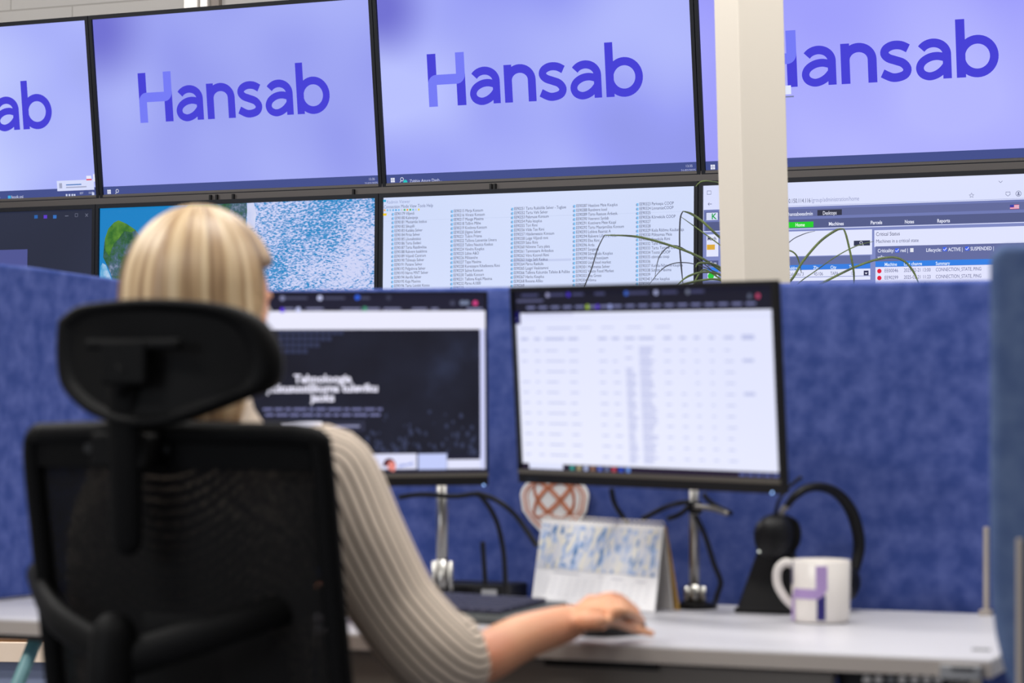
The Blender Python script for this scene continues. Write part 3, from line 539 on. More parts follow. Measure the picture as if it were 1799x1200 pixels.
# rail between the rows
ra, rb = PP(-20, 353, ROWB[0], ROWB[2]), None
rz = (ROWB[3] * (SH / 2 + .030))
rt = thing('mounting_rail', basis(ROWB[0] + rz + ROWB[2] * .035, ROWB[1], ROWB[2], ROWB[3]), 'long grey metal rail running between the two rows of wall displays', 'rail')
MB().box((-.62, 0, 0), (5.0, .03, .05)).build('rail_bar', M['rail'], rt, bevel=.004)
Lr = Loc(rt.matrix_world)
for px in (375, 386, 415, 626, 867, 874): MB().box((Lr(px, 340)[0], -.02, -.004), (.008, .012, .022)).build('rail_clip', M['black'], rt)
# ------------------------------------------------------------------ cream column
c0 = P(1303, 300, 6.0)
up = (P(1297, 0, 6.0) - P(1309, 490, 6.0)).normalized(); base = c0 - up * (c0.z / up.z)
cdr = V((math.cos(math.radians(22)), math.sin(math.radians(22)), 0)); cx2 = (cdr - up * cdr.dot(up)).normalized(); cy2 = up.cross(cx2)
t = thing('support_column', basis(base, cx2, cy2, up), 'cream square column standing between the desk divider and the wall displays', 'column')
MB().box((.064, .064, 1.63), (.128, .128, 3.25)).build('shaft', M['column'], t, bevel=.003)
MB().box((.064, .064, .05), (.16, .16, .1)).build('base_collar', M['column'], t, bevel=.004)
# ------------------------------------------------------------------ desk frame
DZ = .73
A_, B_ = PZ(1495, 1070.4, DZ), PZ(1738, 1078.5, DZ)
DY = math.radians(21.4)
D0 = B_.copy(); D0.z = 0
DM = frame(D0, DY)            # local x runs right along the desk's back edge, -y is towards the person
Di = DM.inverted()
def dl(p): return Di @ p
fe = (dl(PZ(1745, 1157, DZ)).y + dl(PZ(1150, 1134.5, DZ)).y + dl(PZ(30, 1086, DZ)).y) / 3; print('fe', fe, dl(PZ(30, 1086, DZ)).y, dl(PZ(1150, 1134.5, DZ)).y)
DX0 = -2.35; xr = dl(PZ(1745, 1157, DZ)).x
t = thing('office_desk', DM, 'white-topped office desk with grey edging below the blue felt dividers', 'desk')
MB().box(((DX0 + xr) / 2, fe / 2, DZ - .012), (xr - DX0, -fe, .024)).build('desktop', M['white_top'], t, bevel=.003)
ed = MB().box(((DX0 + xr) / 2, fe - .001, DZ - .0135), (xr - DX0, .004, .019)); ed.build('edge_band', M['edge'], t)
MB().box(((DX0 + xr) / 2 - .02, fe + .16, DZ - .0355), (xr - DX0 - .1, .03, .022)).build('frame_beam', M['dark_panel'], t)
xm0, xm1 = dl(PP(560, 1170, DM @ V((0, fe + .03, 0)), DM.col[1].to_3d())).x, dl(PP(1462, 1170, DM @ V((0, fe + .03, 0)), DM.col[1].to_3d())).x
MB().box(((xm0 + xm1) / 2, fe + .04, DZ - .095), (xm1 - xm0, .02, .13)).build('apron_panel', M['apron'], t)
xm0, xm1 = dl(PP(962, 1160, DM @ V((0, fe + .03, 0)), DM.col[1].to_3d())).x, dl(PP(1158, 1160, DM @ V((0, fe + .03, 0)), DM.col[1].to_3d())).x
MB().box(((xm0 + xm1) / 2, fe + .024, DZ - .030), (xm1 - xm0, .012, .009)).build('apron_slot', M['black'], t)
for lx_ in (DX0 + .25, xr - .12):
    lg = MB().box((lx_, fe / 2, .36), (.07, .09, .68)).box((lx_, fe / 2, .015), (.08, .58, .03)).box((lx_, fe / 2, DZ - .045), (.06, .5, .03)); lg.build('leg', M['steel'], t, bevel=.004)
cxx = dl(PP(1690, 1170, DM @ V((0, fe, 0)), DM.col[1].to_3d())).x
hc = MB().box((cxx, fe - .004, DZ - .017), (.05, .02, .018)).build('height_control', M['grey'], t, bevel=.002)
MB().box((cxx + .004, fe - .0145, DZ - .012), (.028, .002, .004)).build('control_display', M['black'], hc)
gx = dl(PZ(1724, 1143, DZ)); MB().box((gx.x, gx.y, DZ + .001), (.022, .012, .003)).build('edge_sticker', M['grey'], t)
# under-desk socket tray
q0 = PP(1470, 1190, DM @ V((0, fe + .05, 0)), DM.col[1].to_3d()); q1 = PP(1664, 1190, DM @ V((0, fe + .05, 0)), DM.col[1].to_3d())
a0, a1 = dl(q0).x, dl(q1).x
t = thing('power_strip', DM @ Mx.Translation((0, fe + .05, 0)), 'black socket strip with round grey sockets fixed under the white desk', 'power strip')
MB().box(((a0 + a1) / 2, .03, DZ - .05), (a1 - a0, .05, .05)).build('strip_body', M['black'], t, bevel=.003)
for px in (1523, 1543.5, 1565, 1585, 1607, 1628, 1648):
    q = Di @ PP(px, 1194, DM @ V((0, fe + .052, 0)), DM.col[1].to_3d()); MB().cyl((q.x, .001, q.z), (q.x, .008, q.z), .0055, n=16).build('socket', M['white'] if px != 1565 else M['grey'], t)
# ------------------------------------------------------------------ dividers
PY = .03
ptop = Di @ PP(1600, 493.5, DM @ V((0, PY, 0)), DM.col[1].to_3d())
def round_rect(x0, z0, x1, z1, r, n=6, corners=(1, 1, 1, 1)):
    o = []
    for (cx_, cz_, a, k) in ((x1 - r, z0 + r, -90, corners[0]), (x1 - r, z1 - r, 0, corners[1]), (x0 + r, z1 - r, 90, corners[2]), (x0 + r, z0 + r, 180, corners[3])):
        if k: o += arc(cx_, cz_, r, r, a, a + 90, n)
        else: o.append({-90: (x1, z0), 0: (x1, z1), 90: (x0, z1), 180: (x0, z0)}[a])
    return o
corner_x = (Di @ PP(285, 800, DM @ V((0, PY, 0)), DM.col[1].to_3d())).x
t = thing('desk_divider', DM @ Mx.Translation((0, PY, 0)), 'long blue felt divider along the back of the desk behind both desk monitors', 'divider')
MB().prism(round_rect(corner_x + .02, DZ - .18, .06, ptop.z, .012), 0, .035).build('felt_panel', M['felt'], t, bevel=.008, seg=3)
for bx in (-1.1, -.1): MB().box((bx, -.008, DZ - .12), (.05, .014, .10)).build('bracket', M['steel'], t)
# side divider on the left
cw = DM @ V((corner_x, PY, 0)); 
lb0, lb1 = PZ(0, 1056, DZ), PZ(57, 1051, DZ); dn = (cw - V((lb0.x, lb0.y, 0))); dn.z = 0; dn.normalize()
lyaw_x = dn; ln = V((0, 0, 1)).cross(lyaw_x); ln = ln if ln.y > 0 else -ln
Lf = basis(V((cw.x, cw.y, 0)), lyaw_x, ln, V((0, 0, 1)))
def ll(px, py): q = Lf.inverted() @ PP(px, py, V((cw.x, cw.y, 0)), ln); return q.x, q.z
pA, pB, pC = ll(0, 463.5), ll(60, 469), ll(222, 492.5); pD = ll(300, 506); x_far = pA[0] - .35
t = thing('desk_divider', Lf, 'lighter blue felt side divider left of the chair, its top edge sloping down', 'divider')
MB().prism([(-.01, DZ + .003), (-.01, pD[1]), pC, pB, pA, (x_far, pA[1] + .02), (x_far, DZ + .003), (-.3, DZ + .003)], 0, .03).build('felt_panel', M['felt'], t, bevel=.006, seg=3)
# near divider at the right frame edge
d_near = 2.80
nO = P(1739, 800, d_near); nM = frame(V((nO.x, nO.y, 0)), math.radians(12)); Ln = Loc(nM)
x0, z1 = Ln(1739, 600)[0], Ln(1770, 429)[1]
t = thing('desk_divider', nM, 'grey-blue felt divider nearest the camera, cut off by the right frame edge', 'divider')
zb = lambda px, py: Ln(px, py)
ptsN = [(x0 + .6, .55), (x0 + .6, z1)] + arc(x0 + .02, z1 - .02, .02, .02, 90, 180, 6) + [zb(1739, 1000), zb(1742, 1060), zb(1750, 1120), zb(1762, 1170), zb(1778, 1215), (zb(1800, 1260)[0], .6)]
MB().prism(ptsN, 0, .035).build('felt_panel', M['felt_side'], t, bevel=.012, seg=4)
for fxx in (.24, .5):
    MB().box((x0 + fxx, .0175, .29), (.03, .03, .56)).box((x0 + fxx, .0175, .0125), (.06, .40, .025)).build('foot_post', M['steel'], t, bevel=.003)
q = Ln(1785, 945); q2 = Ln(1797, 945)
MB().box(((q[0] + q2[0]) / 2, -.006, q[1] - .14), (q2[0] - q[0], .012, .28)).build('clamp_bar', M['edge'], t, bevel=.002)
# slim metal post at the desk's back corner
q = Di @ PP(1736.5, 1000, DM @ V((0, -.02, 0)), DM.col[1].to_3d()); ztop = (Di @ PP(1736.5, 926, DM @ V((0, -.02, 0)), DM.col[1].to_3d())).z
t = thing('divider_clamp', DM @ Mx.Translation((q.x - .003, -.02, DZ)), 'thin grey metal plate standing at the right back corner of the desk', 'bracket')
MB().box((0, 0, (ztop - DZ) / 2), (.007, .014, ztop - DZ)).build('plate', M['edge'], t, bevel=.001); MB().box((0, -.006, .004), (.016, .028, .008)).build('foot_plate', M['edge'], t)
# ------------------------------------------------------------------ desk monitors
MW, MH = .49, .295
def mon(fm, label, act, build):
    t = thing('desk_monitor', fm, label, 'monitor', 'desk monitors on chrome posts')
    a, b_ = MW / 2, MH / 2; x0, x1, z0, z1 = act
    fr = MB(); fr.box(((x0 - a) / 2, 0, 0), (x0 + a, .010, MH)).box(((x1 + a) / 2, 0, 0), (a - x1, .010, MH)).box(((x0 + x1) / 2, 0, (z1 + b_) / 2), (x1 - x0, .010, b_ - z1)).box(((x0 + x1) / 2, 0, (z0 - b_) / 2), (x1 - x0, .010, z0 + b_))
    fr.build('bezel', M['black'], t)
    MB().box((0, .0075, 0), (MW - .001, .005, MH - .001)).box((0, .02, -.004), (MW - .13, .02, MH - .07)).box((0, .045, -.02), (.22, .03, .15)).build('back_shell', M['black'], t, bevel=.002)
    MB().box(((x0 + x1) / 2, -.0056, z0 - .0026), (x1 - x0 + .006, .001, .0060)).build('chin_trim', M['bezel_edge'], t)
    sc = MB().quad(x0, z0, x1, z1, .003).build('screen', build['bg'], t)
    return t, sc, Loc(fm)
# right monitor (pose solved from its four corners, 21.5 inch)
Rm = [[0.743, 0.047, 0.668], [-0.005, 0.998, -0.065], [-0.67, 0.045, 0.741]]
rx_, ry_, = colv(Rm, 0).normalized(), None
rz_ = -colv(Rm, 1); rz_ = (rz_ - rx_ * rz_.dot(rx_)).normalized(); ry_ = rz_.cross(rx_)
fmR = basis(CAM + c2w(V((.188, .064, 3.526))), rx_, ry_, rz_)
LR = Loc(fmR); xa, _ = LR(911, 700); xb, _ = LR(1366, 700); za = (LR(917, 828)[1] + LR(1372, 838)[1]) / 2; zt = (LR(903, 512)[1] + LR(1358, 500)[1]) / 2
t, sc, L = mon(fmR, 'right desk monitor with a pale spreadsheet-like page, standing by the headset', (xa, xb, za, zt), {'bg': em_noise('page_glow', [(.3, (222, 226, 252)), (.7, (236, 238, 255))], 2.0, detail=1, s=1.02)})
def brr(x0, y0, x1, y1, col, nm, y=.0015):
    m = MB(); m.quad(x0, y0, x1, y1, y); return m.build(nm, em(*col), sc)
W_, H_ = xb - xa, zt - za
def fx(u): return xa + W_ * u
def fz(v): return zt - H_ * v
brr(fx(0), fz(.125), fx(1), fz(0), (26, 26, 42), 'browser_bar'); brr(fx(0), fz(1), fx(1), fz(.965), (40, 32, 52), 'taskbar'); brr(fx(.0), fz(.185), fx(.022), fz(.115), (20, 16, 84), 'site_icon', .001)
brr(fx(.03), fz(.995), fx(.17), fz(.962), (226, 230, 255), 'search_box', .001)
def greek(items, col, nm, y=.001):
    m = MB()
    for (u0, v0, u1, v1) in items: m.quad(fx(u0), fz(v1), fx(u1), fz(v0), y)
    m.build(nm, em(*col), sc)
rnd = random.Random(3)
greek([(u, .018, u + w_, .032) for u, w_ in ((.03, .07), (.14, .07), (.24, .045), (.33, .04), (.46, .08), (.59, .06), (.70, .05))], (70, 72, 110), 'tab_titles')
greek([(.05 + k * .05, .088, .05 + k * .05 + .035, .1) for k in range(18)], (120, 124, 170), 'bookmark_titles')
greek([(.01, .05, .12, .062)], (90, 92, 130), 'address_lettering')
for u, v, c in ((.14, .02, (150, 150, 190)), (.225, .02, (70, 50, 190)), (.455, .02, (60, 100, 200)), (.57, .02, (170, 176, 220)), (.945, .05, (190, 70, 110)), (.915, .05, (90, 96, 120)), (.69, .02, (110, 116, 140)), (.3, .09, (160, 190, 60)), (.34, .09, (90, 60, 200)), (.39, .09, (150, 160, 220))):
    m = MB(); m.poly(arc(fx(u), fz(v + .006), .0036, .0036, 0, 340, 14), .0006); m.build('browser_icon', em(*c), sc)
for k in range(9):
    m = MB(); m.quad(fx(.2 + k * .028), fz(.995), fx(.215 + k * .028), fz(.97), .0008); m.build('taskbar_icon', em(*[(60, 160, 150), (170, 160, 120), (180, 190, 230), (150, 110, 90), (90, 110, 200), (110, 120, 160), (190, 70, 90), (40, 80, 200), (110, 150, 230)][k]), sc)
greek([(.85 + k * .03, .975, .872 + k * .03, .99) for k in range(5)], (90, 100, 160), 'taskbar_tray')
colu = [(.02, .03), (.075, .025), (.12, .08), (.215, .04), (.335, .035), (.39, .03), (.44, .04), (.495, .06), (.59, .03), (.65, .025), (.705, .02), (.76, .02), (.815, .035), (.88, .04)]
it = []; it2 = []
for r_ in range(11):
    v = .335 + r_ * .058
    for j, (u, w_) in enumerate(colu):
        if j == 7 or j == 6:
            for q in range(4 if r_ > 1 or j == 7 else 1): it2.append((u, v - .02 + q * .0135, u + w_ * rnd.uniform(.6, 1), v - .0135 + q * .0135))
        elif j == 13:
            if r_ in (1, 4): it.append((u, v - .012, u + w_, v + .004))
        elif rnd.random() < .94: it.append((u, v - .004, u + w_ * rnd.uniform(.6, 1), v + .003)); 
it += [(u, .262, u + w_, .276) for u, w_ in colu[:13]] + [(.88, .255, .925, .28)]
it += [(.02, .208, .08, .214), (.13, .206, .23, .214), (.25, .206, .31, .212), (.35, .206, .4, .212), (.45, .206, .51, .212), (.56, .206, .62, .212)]
greek(it, (188, 194, 232), 'table_cells'); greek(it2, (176, 182, 226), 'table_notes'); greek([(.04, .128, .24, .138)], (206, 208, 240), 'page_heading'); greek([(0, .155, 1, .158)], (206, 212, 246), 'page_rule')
q = L(1361, 865); m = MB().cyl((q[0], -.007, q[1]), (q[0], -.004, q[1]), .0014, n=16); m.build('power_light', em(150, 190, 255, 2.6), t)
q = L(937, 842); MB().add(*text('Lenovo', q[0] - .01, q[1] - .002, .008, -.0055)).build('maker_lettering', em(52, 60, 78, .7), t)  # printed lettering given its own faint glow, though no light source
monR = t
# left monitor
ux = c2w(V((math.cos(math.radians(8)), -.004, math.sin(math.radians(8))))).normalized(); uz = c2w(V((-.010, -1, 0))); uz = (uz - ux * uz.dot(ux)).normalized(); uy = uz.cross(ux)
trc = P(856, 512, 3.73); fmL = basis(trc - ux * MW / 2 - uz * MH / 2, ux, uy, uz); LL_ = Loc(fmL)
xa, _ = LL_(300, 700); xa = -MW / 2 + .006; xb = LL_(853, 700)[0]; za = LL_(800, 831)[1]; zt = LL_(700, 516)[1]
t, sc, L = mon(fmL, 'left desk monitor with a dark web page, partly hidden by the seated person', (xa, xb, za, zt), {'bg': em(34, 33, 52)})
W_, H_ = xb - xa, zt - za
def rc(x0, y0, x1, y1, col, nm, y=.0015, mt=None):
    a, b_ = L(x0, y1), L(x1, y0); m = MB(); m.quad(a[0], a[1], b_[0], b_[1], y); return m.build(nm, mt or em(*col), sc)
rc(302, 546, 853, 580, (236, 236, 255), 'page_menu_bar'); rc(302, 581, 843.5, 806, 0, 'page_picture', .0012, em_noise('dim_picture', [(.3, (22, 22, 34)), (.6, (30, 32, 48)), (.8, (44, 50, 74))], 9, detail=4))
rc(844, 578, 852, 824, (208, 212, 252), 'scroll_bar'); rc(786, 807, 852, 824, (228, 230, 255), 'page_footer'); rc(302, 807, 650, 824, (228, 230, 255), 'page_footer', .0016)
m = MB()
for j in range(4):
    for k in range(11): 
        if k < 11 - j * 2 or j == 0: a = L(490 + k * 10.5, 588 + j * 11); m.quad(a[0], a[1], a[0] + .0068, a[1] + .0066, .0006)
m.build('picture_windows', em(52, 58, 88), sc)
m = MB(); rg = random.Random(5)
for k in range(90):
    a = L(rg.uniform(640, 838), rg.triangular(715, 803, 790)); s_ = rg.uniform(.001, .003); m.poly(arc(a[0], a[1], s_, s_ * 1.5, 0, 330, 8), .0008)
m.build('picture_crowd', em(56, 62, 90), sc)
def txl(s_, px, py, size, bold=.0006): m = MB(); x, z = L(px, py); m.add(*text(s_, x, z - size * .33, size, .0004, bold, 'CENTER')); m.build('page_heading', em(238, 236, 255), sc)
txl('Tehnoloogia', 567, 665.5, .0172); txl('jätkusuutlikuma tuleviku', 567, 682, .0172); txl('jaoks', 567, 698.5, .0172)
m = MB(); rg = random.Random(9)
for (ya, xs, xe) in ((719, 462, 672), (729, 466, 670)):
    x = xs
    while x < xe - 6:
        w_ = rg.uniform(8, 26); a = L(x, ya + 2); b_ = L(min(x + w_, xe), ya - 2); m.quad(a[0], a[1], b_[0], b_[1], .0006); x += w_ + 4
m.build('page_small_lines', em(120, 122, 168), sc)
rc(495, 741, 566, 757, (240, 238, 255), 'white_button', .0006); rc(572, 741, 640, 757, (64, 66, 92), 'outline_button', .0007); rc(574, 742.5, 638, 755.5, (36, 38, 56), 'button_face', .0005); rc(580, 747, 632, 751, (150, 152, 190), 'button_caption', .0002)
rc(650, 797, 732, 825, (226, 228, 255), 'video_tile', .0006); rc(735, 797, 785, 825, (196, 206, 252), 'video_tile', .0006)
m = MB(); x, z = L(684, 819); m.poly(arc(x, z, .010, .012, 0, 180, 14), .0003); m.build('tile_person_hair', em(84, 30, 44), sc); m = MB(); x, z = L(688, 820); m.poly(arc(x, z, .006, .009, -60, 200, 14), -.0002); m.build('tile_person_face', em(232, 140, 130), sc)
m = MB(); a = L(700, 821); b_ = L(726, 813); m.stroke([(a[0], a[1]), (b_[0], b_[1])], .0018, .0003); m.stroke([(a[0], a[1] + .004), (b_[0], b_[1] - .003)], .0012, .0003); m.build('tile_lines', em(130, 150, 220), sc)
m = MB()
for px0, w_ in ((500, 40), (570, 36), (634, 16)): a = L(px0, 525.5); b_ = L(px0 + w_, 522); m.quad(a[0], a[1], b_[0], b_[1], .001)
m.build('tab_titles', em(80, 82, 108), sc); m = MB()
for px0, w_ in ((498, 18), (538, 30), (600, 34), (645, 22), (674, 30), (724, 26), (758, 12), (820, 28)): a = L(px0, 544); b_ = L(px0 + w_, 541); m.quad(a[0], a[1], b_[0], b_[1], .001)
m.build('bookmark_titles', em(136, 138, 176), sc)
for px0, py0, c in ((496, 524, (130, 134, 170)), (562, 523.5, (200, 206, 245)), (628, 522.5, (50, 100, 230)), (683, 523, (60, 62, 84)), (795, 532.5, (70, 72, 96)), (812, 532, (120, 130, 160)), (820, 532, (120, 130, 160)), (835, 532.5, (220, 70, 140)), (496, 545, (90, 50, 220)), (524, 544, (190, 196, 240)), (641, 543, (70, 150, 120))):
    m = MB(); x, z = L(px0, py0); m.poly(arc(x, z, .0038, .0038, 0, 340, 14), .0006); m.build('browser_icon', em(*c), sc)
q = L(849, 852); MB().cyl((q[0], -.007, q[1]), (q[0], -.004, q[1]), .0014, n=16).build('power_light', em(150, 190, 255, 2.6), t)
monL = t
# chrome posts with clamp feet (parts of the monitors they carry)
def post(parent, px, ytop, pyb, d, r, fh):
    inv = parent.matrix_world.inverted()
    b_ = P(px, pyb, d); q = Di @ b_; q.z = DZ; q.y = min(q.y, -.035); bw = DM @ q
    tp = P(px - 3, ytop, (bw.y)); tp = V((bw.x - .002, bw.y, tp.z))
    m = MB(); m.cyl(inv @ bw, inv @ tp, r); m.build('post', M['chrome'], parent, smooth=True)
    f = MB()
    for (a, rr3, hh3) in ((0, .0105, .036 + fh), (.0130, .0042, .034 + fh), (-.0130, .0042, .034 + fh)): f.cyl(inv @ (bw + V((a, -.008 if a else 0, 0))), inv @ (bw + V((a, -.008 if a else 0, hh3))), rr3)
    f.build('clamp_foot', M['chrome'], parent, smooth=True)
    fp = MB(); cc = bw + V((0, 0, .003)); fp.cyl(inv @ bw, inv @ (bw + V((0, 0, .008))), .035); fp.build('clamp_plate', M['black'], parent)
    # arm from the post to the back of the screen
    ctr = V((0, .07, -.06)); a = MB(); ap = V((bw.x, bw.y, (parent.matrix_world @ ctr).z)); a.tube([inv @ ap, ctr], [.013, .013], 12); a.build('swivel_arm', M['black'], parent, smooth=True)
    return bw
bwR = post(monR, 1220, 800, 1060, 3.75, .0078, 0)
bwL = post(monL, 777, 800, 1040, 3.85, .0092, .03)
# bracket and cable clip below the right monitor
# ------------------------------------------------------------------ cables
def cable(pts, r, label, mt='black'):
    m = MB(); m.tube([P(*p) for p in pts], r, 10, smooth=6); o = m.build('cable', M[mt], smooth=True); return tag(o, label, 'cable')
cable([(700, 874, 3.80), (740, 869, 3.8), (800, 872, 3.8), (835, 868, 3.8), (850, 878, 3.8), (872, 915, 3.8), (884, 965, 3.8), (888, 1020, 3.80), (889, 1044, 3.81)], .0040, 'black cable bending down from the left monitor to the docking box')
cable([(836, 866, 3.79), (870, 878, 3.79), (905, 905, 3.79), (942, 958, 3.86)], .0040, 'black cable running from the left monitor down behind the calendar')
cable([(848, 952, 3.83), (850, 985, 3.83), (853, 1028, 3.83)], .0040, 'short stiff black cable end standing up behind the docking box')
cable([(1074, 858, 3.78), (1080, 885, 3.78), (1097, 912, 3.79), (1120, 945, 3.79)], .0040, 'black cable hanging from the right monitor into the calendar')
cable([(1128, 912, 3.76), (1165, 893, 3.74), (1190, 885, 3.68), (1210, 882, 3.68)], .0040, 'black cable sagging behind the calendar toward the right post')
cable([(1172, 912, 3.70), (1195, 903, 3.70), (1212, 888, 3.70)], .0040, 'short black cable just left of the right chrome post')
cable([(1222, 905, 3.66), (1240, 945, 3.66), (1254, 990, 3.67), (1266, 1022, 3.68), (1260, 1045, 3.68), (1257, 1056, 3.69)], .0040, 'black cable snaking down right of the right chrome post')
cable([(1235, 868, 3.66), (1252, 885, 3.66), (1286, 903, 3.66)], .0038, 'thick black cable stub sticking out beside the right chrome post')
t = thing('cable_holder', P(1222, 892, 3.70), 'grey metal cable holder clipped on the right chrome post', 'holder')
i_ = t.matrix_world.inverted(); MB().tube([i_ @ P(1214, 890, 3.70), i_ @ P(1250, 893, 3.66), i_ @ P(1278, 903, 3.63)], [.004, .0045, .003], 10, smooth=4).build('arm', M['steel'], t, smooth=True); MB().box((0, 0, 0), (.02, .02, .018)).build('clip', M['black'], t, bevel=.003)
# ------------------------------------------------------------------ knot plaque
kO = DM @ V((0, PY - .004, 0)); kn = DM.col[1].to_3d(); kc = PP(975, 885, kO, kn)
fk = basis(kc, DM.col[0].to_3d(), kn, V((0, 0, 1))); Lk_ = Loc(fk)
t = thing('knot_plaque', fk, 'white tapered plaque with an orange knot pattern pinned below the right monitor', 'plaque')
pw = Lk_(1036, 870)[0]
out = arc(0, .012, pw, .036, 0, 180, 20) + [(-pw * .93, -.012), (-pw * .66, -.032), (-pw * .3, -.052), (0, -.066), (pw * .3, -.052), (pw * .66, -.032), (pw * .93, -.012)]
MB().prism(out, -.004, .001).build('board', M['paper'], t, bevel=.001)
k = MB(); s2 = [(x * .88, z * .88) for x, z in out]; k.stroke(s2, .0030, -.0046, True); s3 = [(x * .78, z * .78 + .001) for x, z in out]; k.stroke(s3, .0018, -.0046, True)
nk = 240; lis = [(pw * .58 * math.sin(4 * a_ + .4), .006 + .028 * math.sin(5 * a_)) for a_ in [2 * PI * j / nk for j in range(nk)]]
k.stroke(lis, .0034, -.0048, True); k.build('knot_lines', M['orange'], t)
# ------------------------------------------------------------------ calendar
BLc, BRc = PZ(935, 1054, DZ + .0015), PZ(1150, 1076, DZ + .0015)
cx3 = (BRc - BLc).normalized(); cn = V((0, 0, 1)).cross(cx3); cn = cn if cn.y > 0 else -cn
tl = math.radians(20); cz3 = (V((0, 0, 1)) * math.cos(tl) + cn * math.sin(tl)).normalized(); cyn = cz3.cross(cx3)
fc = basis(BLc, cx3, cyn, cz3); Lc = Loc(fc)
t = thing('desk_calendar', fc, 'tent desk calendar with a blue and white picture beside the hand', 'calendar')
cw_, (ax, az), (bx_, bz) = (BRc - BLc).length, Lc(952, 914), Lc(1166, 922)
ch = (az + bz) / 2
MB().add([(0, 0, 0), (cw_, 0, 0), (bx_, 0, ch), (ax, 0, ch)], [(0, 1, 2, 3)]).build('front_page', M['paper'], t, solid=.002)
zs = Lc(940, 1008)[1]; zs = ch * .40
f_ = lambda v: (ax * v / ch + .001, cw_ + (bx_ - cw_) * v / ch - .001)
x0a, x0b = f_(zs); x1a, x1b = f_(ch * .94)
MB().add([(x0a, -.0018, zs), (x0b, -.0018, zs), (x1b, -.0018, ch * .94), (x1a, -.0018, ch * .94)], [(0, 1, 2, 3)]).build('picture', M['calprint'], t)
g = MB()
for (u0, u1, v0) in ((.12, .34, .35), (.5, .53, .34), (.6, .7, .33), (.8, .88, .32)): g.quad(cw_ * u0, ch * v0, cw_ * u1, ch * v0 + .002, -.0018)
for j in range(4):
    for k_ in range(14): g.quad(cw_ * (.08 + .063 * k_), ch * (.27 - .055 * j), cw_ * (.08 + .063 * k_) + .005, ch * (.27 - .055 * j) + .0016, -.0018)
g.build('date_grid', mat('grey_print', C(216, 216, 222), .8), t)
inv = fc.inverted(); topc = fc @ V(((ax + bx_) / 2, 0, ch)); bk_off = cn * .06
TLw, TRw = fc @ V((ax, .002, ch)), fc @ V((bx_, .002, ch)); b1, b2 = BLc + bk_off + cx3 * .02, BRc + bk_off * .78 - cx3 * .012
b1.z = b2.z = DZ + .002
def ydesk(p): q = Di @ p; q.y = min(q.y, -.004); return DM @ q
MB().add([inv @ ydesk(b1), inv @ ydesk(b2), inv @ TRw, inv @ TLw], [(0, 1, 2, 3)]).build('back_board', mat('grey_board', C(196, 192, 188), .8), t, solid=.002)
MB().add([inv @ ydesk(b1 + cn * .014), inv @ ydesk(b2 + cn * .010 + cx3 * .004), inv @ (TRw + cn * .004), inv @ (TLw + cn * .004)], [(0, 1, 2, 3)]).build('rear_leaf', M['yellow'], t, solid=.001)
sp_ = MB()
for j in range(26): x = ax + (bx_ - ax) * (j + .5) / 26; sp_.tube([(x, .006 * math.cos(a) , ch + .001 + .006 * math.sin(a)) for a in [2 * PI * k_ / 10 for k_ in range(11)]], .0009, 6)
sp_.build('spiral_binding', M['white'], t)
# ------------------------------------------------------------------ docking box
q = Di @ PZ(775, 1046, DZ); q2 = Di @ PZ(934, 1050, DZ)
fdk = DM @ Mx.Translation(((q.x + q2.x) / 2, -.055, DZ)); wd = q2.x - q.x
t = thing('docking_station', fdk, 'flat black docking box with a grey label at the foot of the left monitor', 'docking station')
MB().box((0, 0, .0135), (wd, .085, .025)).build('body', M['black'], t, bevel=.004); MB().box((wd * .28, -.0432, .014), (.026, .001, .009)).build('grey_label', M['label'], t); MB().cyl((-wd * .02, -.0425, .006), (-wd * .02, -.046, .006), .003, n=14).build('red_button', M['red'], t)
# ------------------------------------------------------------------ keyboard
kb_c = PZ(870, 1072, DZ); ky = math.radians(36)
fkb = frame(V((kb_c.x - .092, kb_c.y - .112, DZ)), ky)
t = thing('keyboard', fkb, 'dark grey keyboard on the desk, partly behind the sleeve', 'keyboard')
MB().prism([(-.075, .0015), (.075, .0015), (.075, .026), (-.075, .013)], -.19, .19, 'x').build('body', M['keybase'], t, bevel=.003)
kk = 0
for rr_ in range(6):
    for cc_ in range(17):
        y_ = -.058 + rr_ * .0195
        if rr_ == 0 and 4 <= cc_ <= 8:
            if cc_ == 6: MB().box((-.178 + 6 * .0205, y_, .0180 + (y_ + .075) * .087), (.10, .0165, .006)).build('key', M['key'], t, bevel=.001)
            continue
        MB().box((-.166 + cc_ * .0205, y_, .0180 + (y_ + .075) * .087), (.0175, .0165, .006)).build('key', M['key'], t)
# ------------------------------------------------------------------ mouse
mc = P(1078, 1100, 3.27); fm_ = frame(V((mc.x, mc.y + .01, DZ)), math.radians(42))
t = thing('mouse', fm_, 'dark computer mouse under the hand of the person', 'mouse')
rings = []
for j in range(13):
    a = j / 12; y_ = -.055 + .11 * a; wv = .031 * math.sqrt(max(.05, 1 - (2 * a - 1) ** 4)); hv = .034 * math.sin(PI * (.12 + .80 * (1 - a))) ** .8 + .003
    rings.append([(wv * math.cos(b__), y_, max(0.0005, hv * math.sin(b__)) if math.sin(b__) > 0 else .0005) for b__ in [2 * PI * k_ / 20 for k_ in range(20)]])
MB().loft(rings).build('shell', M['black'], t, smooth=True); MB().cyl((-.003, .03, .026), (.003, .03, .026), .009, n=18).build('scroll_wheel', M['grey'], t, smooth=True)
